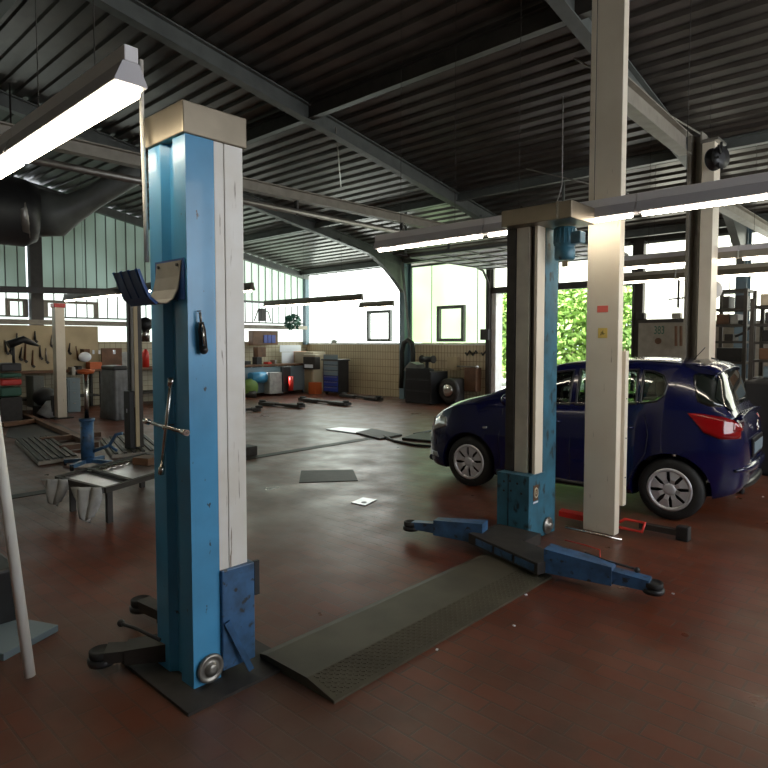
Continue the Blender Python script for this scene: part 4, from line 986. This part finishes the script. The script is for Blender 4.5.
# ================================================================= LEFT WALL near corner (px 242-310)
t=bench(10.6,13.3,.98,'grey workbench by the back corner',.9,'greyblue')
MB().box((XL+.85,10.7,.1),(XL+.88,13.2,.9)).build('front_panel','greyblue',t)
item(253,331,278,345,-16.5,'wood','drawer_rack','brown small-parts rack mounted above the corner bench','rack')
for i in range(3):
    item(264+i*4,335+ (i%2)*0,267.5+i*4,343,-16.48,'tooldrawer','parts_bin',['left','middle','right'][i]+' blue bin in the brown rack','bin',.2,.005)
item(280,345,301,352,-16.6,'paper','poster','white paper poster on the wall beside the cream cabinet','poster',.01,0)
item(282,352,298,372,-16.6,'paper','poster','large white poster lower on the wall by cream cabinet','poster',.01,0)
for i,(x0,y0,x1,y1,m,l) in enumerate(((258,347,266,357,'wood','brown tool head on the wall behind the corner bench'),(257,357,262,368,'black','black bench vice on the corner bench'),(268,362,272,368,'red','red tin on the corner bench'),(246,361,251,368,'black','black box at left of the corner bench'),(275,360,277,368,'galv','grey tin right of the red tin'),(283,365,287,370,'dark','dark small box at bench end'))):
    item(x0,y0,x1,y1,-16.2,m,['mallet','bench_vice','tin','small_box','tin','small_box'][i],l,['tool','vice','tin','box','tin','box'][i])
q=P(250,378,X=-15.9);MB().cyl((q.x,q.y-.0,q.z),(q.x,q.y+.55,q.z),.17,18).build('paper_roll','blue',label='light blue paper roll below the corner bench',cat='roll')
q=P(250,392,X=-15.85);MB().sphere((q.x,q.y,.3),.28,'green',(.7,1,1)).cyl((q.x,q.y,0),(q.x,q.y,.2),.2,14,'dark').build('bucket',None,label='bucket with yellow-green rags under the corner bench',cat='bucket')
item(270,372,284,394,-15.65,'cloth','white_machine','pale grey machine below the corner bench','machine',.3)
t=thing('sack_trolley',(-15.6,13.2,0),'black sack trolley with red bottle beside cream cabinet','trolley')
a=P(283,393,X=-15.6);b=P(291,366,X=-15.6);MB().box((-15.75,a.y,.1),(-15.6,b.y,b.z),bev=.03).build('body','black',t)
q=P(291,384,X=-15.5);MB().cyl((q.x,q.y,.15),(q.x,q.y,.6),.08,12).build('bottle','red',t)
# plants on ledge
def leafball(name,c,r,n,label,cat,m='leaf',sz=.05,sc=(1,1,1),trunk=None,group=None,seed=1):
    rn=random.Random(seed);t=thing(name,(c[0],c[1],0 if trunk else c[2]-r),label,cat,group)
    verts=[];faces=[]
    for _ in range(n):
        while True:
            v=Vector((rn.uniform(-1,1),rn.uniform(-1,1),rn.uniform(-1,1)))
            if .25<v.length<1: break
        v=v*(v.length**-.4)
        if v.length>1: v=v/v.length*rn.uniform(.85,1.05)
        p=Vector((c[0]+v.x*r*sc[0],c[1]+v.y*r*sc[1],c[2]+v.z*r*sc[2]))
        d=Vector((rn.gauss(0,1),rn.gauss(0,1),rn.gauss(0,.7))).normalized();e=d.cross(Vector((rn.gauss(0,1),rn.gauss(0,1),rn.gauss(0,1)))).normalized()
        s=sz*rn.uniform(.6,1.3);i=len(verts)
        verts+=[p-d*s,p+e*s*.5,p+d*s,p-e*s*.5];faces.append((i,i+1,i+2,i+3))
    me=bpy.data.meshes.new('foliage');me.from_pydata([tuple(v) for v in verts],[],faces);me.materials.append(M[m])
    o=bpy.data.objects.new('foliage',me);col.objects.link(o);o.parent=t;o.matrix_basis=t.matrix_basis.inverted()
    if trunk: MB().tube([(c[0],c[1],0),(c[0]+.05,c[1],c[2]*.5),(c[0],c[1],c[2]+r*.5)],trunk,8,rs=[trunk,trunk*.8,trunk*.3]).build('trunk','bark',t)
    return t
q=P(293,322,X=-16.2);leafball('potted_plant',(q.x,q.y,q.z),.28,160,'dark leafy plant on the pipe ledge near the corner','plant','greencr',.09,(.7,1,1),seed=5)
# gear hanging near px 262
q=P(262,318,X=-16.5);MB().tube([q+Vector((0,-.3,-.1)),q+Vector((0,-.15,.25)),q+Vector((0,0,.3)),q+Vector((0,.25,.2)),q+Vector((0,.35,-.1))],.018,6).box(q+Vector((-.1,-.08,-.1)),q+Vector((.1,.08,.3)),None).build('hose_reel','dark',label='dark air hose coupling above the pipe ledge',cat='hose')
# cream cabinet with printer (back wall/left corner)
t=thing('cream_cabinet',P(303,393,z=0),'cream cabinet near the corner carrying a printer','cabinet')
a=P(293,392,Y=13.3);b=P(313,352,Y=13.3)
MB().box((a.x,13.3,0),(b.x,13.85,b.z),bev=.01).build('body','print',t)
MB().box((a.x-.02,13.29,0),(a.x+.08,13.86,b.z+.01),bev=.01).build('edge','orange',t,label='reddish side edge')
MB().box((a.x+.5,13.285,.05),(b.x-.06,13.3,.95)).build('door','peg',t)
q0=P(303,369,Y=13.05);q1=P(315,357,Y=13.05)
t=thing('printer',(q0.x+.3,13.2,q0.z),'dark-fronted printer projecting from top of the cream cabinet','printer')
MB().box((q0.x,13.05,q0.z),(q1.x,13.28,q1.z),bev=.02).build('housing','dark',t)
MB().box((q0.x+.1,13.03,q0.z+.05),(q1.x-.1,13.05,q0.z+.16)).build('paper_tray','paper',t)
MB().box((q0.x+.02,13.06,q1.z),(q1.x-.02,13.28,q1.z+.08),bev=.02).build('lid','print',t)
a=P(313,392,Y=13.2);MB().box((a.x,13.0,0),(a.x+.35,13.28,.38),bev=.01).build('cardboard_box','orange',label='orange cardboard box on floor between cabinet and blue trolley',cat='box')
# blue tool trolley
a=P(323,393,Y=13.2);b=P(339,361,Y=13.2)
t=thing('tool_trolley',((a.x+b.x)/2,13.4,0),'black tool trolley with blue drawers at the tiled wall','trolley')
MB().box((a.x,13.2,.08),(b.x,13.62,b.z),bev=.015).build('body','black',t)
wd=(b.x-a.x)
for k in range(7):
    zz=.12+k*.17
    d=MB().box((a.x+.05,13.185,zz),(a.x+wd*.93,13.2,zz+(.15)),bev=.003).build('drawer','tooldrawer' if k<3 else 'greyblue',t)
    MB().box((a.x+.09,13.172,zz+.11),(a.x+wd*.88,13.185,zz+.125)).build('handle','galv',d)
MB().box((a.x-.05,13.15,b.z),(b.x+.05,13.65,b.z+.05),bev=.02).build('top_tray','black',t)
for xx in (a.x+.08,b.x-.08): MB().cyl((xx-.02,13.3,.05),(xx+.02,13.3,.05),.05,12).build('castor','rubber',t)
# exhaust hose + black cabinets right
h=[P(*p,Y=13.55) for p in ((401,388),(402,370),(402,352),(404,343),(408,340),(412,343),(413,352),(413,378))]
MB().tube(h,.07,12).build('exhaust_hose','rubber',label='black exhaust hose looped on the tiled wall below the column',cat='hose')
a=P(405,400,Y=13.0);b=P(431,372,Y=13.0)
t=thing('black_cabinet',((a.x+b.x)/2,13.3,0),'wide black cabinet standing at the tiled wall','cabinet')
MB().box((a.x,13.0,0),(b.x,13.75,b.z),bev=.02).build('body','black',t)
mb=MB()
for k in range(3): mb.box((a.x+.04,12.985,.05+k*.32),(b.x-.04,13.0,.33+k*.32),bev=.004)
mb.build('drawer_fronts','carblack',t)
q=P(427,368,Y=13.3)
t=thing('bench_grinder',(q.x+.1,13.3,b.z),'black bench grinder on the wide black cabinet','grinder')
MB().lathe((q.x,13.3,b.z+.05),(0,0,1),[(.2,-.05),(.2,0),(.05,.05),(.05,.22)],14).build('stand','black',t)
MB().cyl((q.x-.17,13.3,b.z+.33),(q.x+.2,13.3,b.z+.33),.08,14).build('motor','black',t)
for xx in (-.19,.22): MB().cyl((q.x+xx-.02,13.3,b.z+.33),(q.x+xx+.02,13.3,b.z+.33),.11,18).build('grinding_wheel','dark',t)
q=P(415,370,Y=13.3);MB().prism([(q.x-.25,13.1,b.z),(q.x+.25,13.1,b.z),(q.x+.22,13.1,b.z+.18),(q.x-.02,13.1,b.z+.25),(q.x-.2,13.1,b.z+.1)],(0,.35,0)).build('tool_bag','steel',label='grey sloped tool case on the wide black cabinet',cat='case')
a=P(447,370,Y=13.95);b=P(457,357,Y=13.95);MB().box((a.x,13.95,a.z),(b.x,14.1,b.z),bev=.01).build('wall_box','peg',label='beige box mounted on tiles beside the grinder',cat='wall box')
q=P(454,390,Y=13.5)
t=thing('wheel_balancer',(q.x,13.5,0),'grey wheel machine on the floor by the tiled wall','machine')
MB().lathe((q.x,13.35,.4),(0,-1,0),[(.1,0),(.30,.0),(.32,.04),(.32,.12),(.28,.15),(.2,.15)],28).build('wheel_guard','dark',t)
MB().box((q.x-.28,13.4,0),(q.x+.12,13.85,.7),bev=.05).build('body','dark',t)
MB().lathe((q.x+.02,13.19,.4),(0,-1,0),[(.05,0),(.2,.0),(.14,.05),(.05,.06)],18).build('hub','chrome',t)
a=P(464,391,Y=13.8);b=P(476,368,Y=13.8)
MB().box((a.x,13.8,a.z),(b.x,14.05,b.z),bev=.01).build('wall_cabinet','wood',label='dark brown box hung on tiled wall near the gate',cat='wall box')
q=P(477,367,Y=13.8);MB().sphere(q,.05,'plate').cyl((q.x-.7,13.85,q.z),(q.x,13.85,q.z),.02,8,'galv').build('wall_tap',None,label='shiny tap above the dark brown wall box',cat='tap')
for i,px in enumerate((468,474,484)):
    q=P(px,353,Y=14.05);MB().tube([q+Vector((-.08,0,0)),q+Vector((0,-.05,-.06)),q+Vector((.06,0,.06)),q+Vector((.12,-.03,.0))],.025,6).build('wall_hook','dark',label=['left','middle','right'][i]+' dark hook on the tiled wall by the gate',cat='hook')
a=P(480,340,Y=13.9);b=P(488,329,Y=13.9);MB().box((a.x,13.9,a.z),(b.x,14.08,b.z),bev=.01).build('control_box','dark',label='dark gate control box beside the gate frame',cat='control box')
# diagonal prop at column
MB().bar(P(402,262,Y=13.6),P(410,345,Y=13.8),.06,.06).build('prop','steel',label='slanted grey prop leaning at the blue-grey column',cat='prop')
q=P(335,343,Y=14.15)
item_=MB().sphere((q.x,14.1,1.70),.09,'cloth',(1.6,.5,.8)).build('cloth_bundle','cloth',label='small pale bundle lying on the tiled sill',cat='bundle')
# ================================================================= OVERHEAD SECTIONAL GATE (open)
t=thing('sectional_gate',(-7.3,12.2,3.4),'raised sectional gate with frosted panels below the roof','gate')
g0,g1,gy0,gy1=DX0+.05,DX1-.05,10.7,13.75;gz=3.62
mb=MB()
for k in range(6):
    yy=gy0+(gy1-gy0)*k/5;mb.box((g0,yy-.05,gz-.03),(g1,yy+.05,gz+.03))
for k in range(6):
    xx=g0+(g1-g0)*k/5;mb.box((xx-.03,gy0,gz-.03),(xx+.03,gy1,gz+.03))
mb.build('frame','steel',t)
MB().box((g0,gy0,gz-.006),(g1,gy1,gz+.006)).build('panel','paper',t,label='pale frosted infill')
for xx in (g0-.07,g1+.07):
    MB().tube([(xx,gy0-.5,gz+.02),(xx,13.3,gz+.02),(xx,13.7,gz-.06),(xx,13.95,gz-.35),(xx,14.0,gz-.7),(xx,14.0,.1)],.03,8).build('track','steeld',t)
mb=MB().cyl((g0,13.9,gz+.28),(g1,13.9,gz+.28),.05,12);mb.build('torsion_spring','dark',t)
mb=MB()
for xx in (g0-.07,g1+.07): 
    for yy in (10.6,12.2): mb.box((xx-.02,yy-.02,gz+.03),(xx+.02,yy+.02,roofz(yy)-.02))
mb.build('hanger','steel',t)
# ================================================================= RIGHT BACK AREA
a=P(637,359,Y=13.9);b=P(690,322,Y=13.9)
t=thing('panel_board',((a.x+b.x)/2,13.95,0),'beige panel board marked with dark digits behind the car','board')
MB().box((a.x,13.95,0),(b.x,14.08,b.z)).build('panel','beigesteel',t)
MB().box((a.x,13.9,b.z),(b.x,14.08,b.z+.08)).build('ledge','steeld',t)
cu=bpy.data.curves.new('digits','FONT');cu.body='383';cu.size=.25;cu.extrude=.003;cu.offset=.0
o=bpy.data.objects.new('tmp',cu);col.objects.link(o);bpy.context.view_layer.update()
me=bpy.data.meshes.new_from_object(o.evaluated_get(bpy.context.evaluated_depsgraph_get()));bpy.data.objects.remove(o)
me.transform(Matrix.Diagonal((.62,1,1,1)));me.transform(Matrix.Rotation(R(90),4,'X'));q=P(653.5,334,Y=13.94);me.transform(Matrix.Translation((q.x,13.946,q.z)))
me.materials.append(M['greencr']);o=bpy.data.objects.new('digits',me);col.objects.link(o);o.parent=t;o.matrix_basis=t.matrix_basis.inverted();o['label']='dark green painted digits'
q=P(658,341,Y=13.94);MB().cyl((q.x,13.95,q.z),(q.x,13.945,q.z),.07,18).build('faded_disc','wood',t)
for i,(px,pz) in enumerate(((641,315),(676.5,315))):
    q=P(px,321,Y=13.8);h=P(px,pz-2,Y=13.8).z
    MB().box((q.x-.09,13.75,b.z+.08),(q.x+.09,13.9,h),bev=.01).build('can',['dark','beigesteel'][i],label=['dark can standing on the ledge above the beige panel','beige can by the column on the ledge'][i],cat='can')
q=P(678,312,Y=13.8)
MB().cyl((q.x,13.8,b.z+.3),(q.x,13.8,3.15),.025,8).bar((q.x-.2,13.8,2.6),(q.x+.15,13.8,2.62),.03,.03).bar((q.x,13.8,3.0),(q.x+.2,13.8,3.0),.03,.05).build('upright_rod','dark',label='thin upright rod with cross pieces at the right pane',cat='rod')
for i,px in enumerate((676,681)):
    a=P(px,346,Y=13.7);c=P(px,326,Y=13.7);MB().bar(a,c,.06,.04).build('hanging_bar','wood',label=['left','right'][i]+' brown bar hanging on the beige panel',cat='bar')
# steel shelving
def shelf(X0,X1,Y0,dep,h,levels,label):
    t=thing('steel_shelf',((X0+X1)/2,Y0+dep/2,0),label,'shelf','steel shelving at the right')
    for xx in (X0,X1):
        for yy in (Y0,Y0+dep): MB().box((xx-.025,yy-.025,0),(xx+.025,yy+.025,h)).build('upright','steeld',t)
    for z in levels: MB().box((X0,Y0,z-.035),(X1,Y0+dep,z)).build('shelf_board','steeld',t)
    return t
SY=10.6
X0=P(723,330,Y=SY).x;X1=P(745,330,Y=SY).x
lv=[.15,.55,P(730,385,Y=SY).z,P(730,362,Y=SY).z,P(730,337,Y=SY).z,P(730,325,Y=SY).z-.02,P(730,309,Y=SY).z,P(730,290,Y=SY).z]
X0=P(711,330,Y=SY).x
levels=[.2,.65,P(735,380,Y=SY).z,P(735,362,Y=SY).z,P(735,341,Y=SY).z,P(735,324,Y=SY).z,P(735,308,Y=SY).z,P(735,289,Y=SY).z]
shelf(X0,X1,SY,.55,levels[-1],levels,'open steel shelf unit right of the beige column')
X2=P(752,330,Y=SY-.8).x
l2=[.2,.6,.95,1.2,1.45,1.7,1.95,2.2]
shelf(X2,X2+1.1,SY-.8,.6,2.3,l2,'darker shelf unit cut by the right picture edge')
def sitem(px0,py0,px1,py1,m,name,label,cat,dep=.35,Y=None):
    Y=Y or SY+.05;a=P(px0,py1,Y=Y);b=P(px1,py0,Y=Y)
    z=min(levels,key=lambda l:abs(l-a.z));return MB().box((a.x,Y,z+.002),(b.x,Y+dep,max(b.z,z+.05)),bev=.01).build(name,m,label=label,cat=cat)
sitem(722,296,729,307,'dark','carton','dark carton on upper shelf, left','carton')
sitem(735,295,745,307,'black','carton','black carton on upper shelf, right','carton')
sitem(716,314,729,323,'wood','carton','brown carton on the second shelf','carton')
sitem(730,314,738,323,'cloth','carton','pale upright carton on the second shelf','carton')
sitem(738,320,743,324,'black','carton','small black box on the second shelf','carton')
sitem(724,334,733,341,'dark','carton','dark parts box on the third shelf','carton')
sitem(716,348,742,361,'carblack','crate','wide black crate on the fourth shelf','crate')
sitem(713,368,728,379,'wood','crate','dim brown crate on the fifth shelf','crate')
q=P(738,338,Y=SY+.2);zz=levels[4]+.02
MB().tube([(q.x-.15,SY+.2,zz),(q.x-.02,SY+.2,zz+.06),(q.x+.05,SY+.25,zz+.1),(q.x+.18,SY+.2,zz+.2)],.02,8).build('cable_coil','black',label='black cable heap on the third shelf',cat='cable')
Y2=SY-.75
for i in range(14):
    z=l2[1+i%7];xx=X2+.08+.5*(i//7)+.03*(i%3)
    m=['dark','black','wood','gcover','print','carblack','greyblue'][(i*3)%7]
    ln=['lowest','second','third','fourth','fifth','sixth','topmost'][i%7]
    MB().box((xx,Y2,z+.002),(xx+.32,Y2+.4,z+.16),bev=.01).build('storage_box',m,label='%s storage box on the %s board of the dark shelf unit, %s stack'%({'dark':'dark grey','black':'black','wood':'brown','gcover':'grey','print':'beige','carblack':'glossy black','greyblue':'blue-grey'}[m],ln,'left' if i<7 else 'right'),cat='box')
# white hanging hose/wall item on column2 side
q=P(714,290,Y=8.5)
t=thing('hose_holder',(q.x,8.5,q.z),'white disc with black hose hook on beige column side','holder')
MB().lathe((q.x-.02,8.5,q.z),(0,-1,0),[(.02,0),(.12,0),(.12,.02),(.02,.03)],20).build('disc','white',t)
MB().tube([(q.x-.02,8.46,q.z+.05),(q.x+.02,8.45,q.z+.02),(q.x,8.45,q.z-.08),(q.x-.04,8.46,q.z-.16)],.014,8).build('hook','black',t)
MB().tube([P(717,360,Y=8.3),P(706,357,Y=8.3),P(700,350,Y=8.35),P(695,357,Y=8.3)],.015,8).build('hose','black',label='thin dark hose looping low on beige column',cat='hose')
# heap/dark machine right of car
q=P(756,395,Y=9.2);MB().box((q.x-.1,8.95,0),(q.x+.9,9.7,1.2),bev=.04).build('tyre_machine','black',label='dark low machine at the right edge behind the car tail',cat='machine')
# ================================================================= OUTSIDE
MB().box((-60,YB+.15,-.25),(30,60,-.02)).build('yard_paving','asphalt',label='sunlit yard paving outside the open gate',cat='ground')
rn=random.Random(2)
hs=[(-14.1,20.5,1.9,2.0),(-12.1,20.4,1.9,2.0),(-10.1,20.6,1.9,2.0),(-8.1,20.3,1.8,1.9),(-15.6,25,3.9,2.4),(-11.4,25,4.0,2.4),(-7.1,25,3.9,2.4),(-19.8,25,3.6,2.4)]
nm=['bush seen left of the far lift post outside','second bush outside the gate','tall bush centred in the gate opening','bush outside just above the car roof','tree crown behind the bushes, left','tree crown behind the bushes, middle','tree crown behind the bushes, right','outermost left tree crown outside']
for i,(x,y_,z,r) in enumerate(hs):
    leafball('garden_tree' if z>3 else 'garden_bush',(x,y_,z),r,4200,'sunlit green '+nm[i],'tree' if z>3 else 'bush','leaf',.13,(.83 if z>3 else .48,.8,.88),trunk=.1,group='greenery outside the gate',seed=10+i)
# ================================================================= LIGHT, CAMERA
sun=bpy.data.lights.new('sun','SUN');sun.energy=17;sun.angle=R(1);so=bpy.data.objects.new('sun',sun);col.objects.link(so)
so.rotation_euler=Vector((.35,.75,-.9)).to_track_quat('-Z','Y').to_euler()
w=bpy.data.worlds.new('sky');scn.world=w;w.use_nodes=True;bg=w.node_tree.nodes['Background'];bg.inputs[0].default_value=(.85,.93,1,1);bg.inputs[1].default_value=2.2
cam=bpy.data.cameras.new('camera');co=bpy.data.objects.new('camera',cam);col.objects.link(co)
cam.sensor_width=36;cam.lens=36*F/768;cam.shift_y=-(384-CY)/768;cam.clip_end=200;cam.clip_start=.02
mx=Matrix((( RT.x,UP.x,-FW.x,0),(RT.y,UP.y,-FW.y,0),(RT.z,UP.z,-FW.z,H),(0,0,0,1)));co.matrix_world=mx
scn.camera=co
scn.view_settings.view_transform='Standard';scn.view_settings.look='None';scn.view_settings.gamma=1;scn.view_settings.exposure=.55
scn.view_settings.use_curve_mapping=False
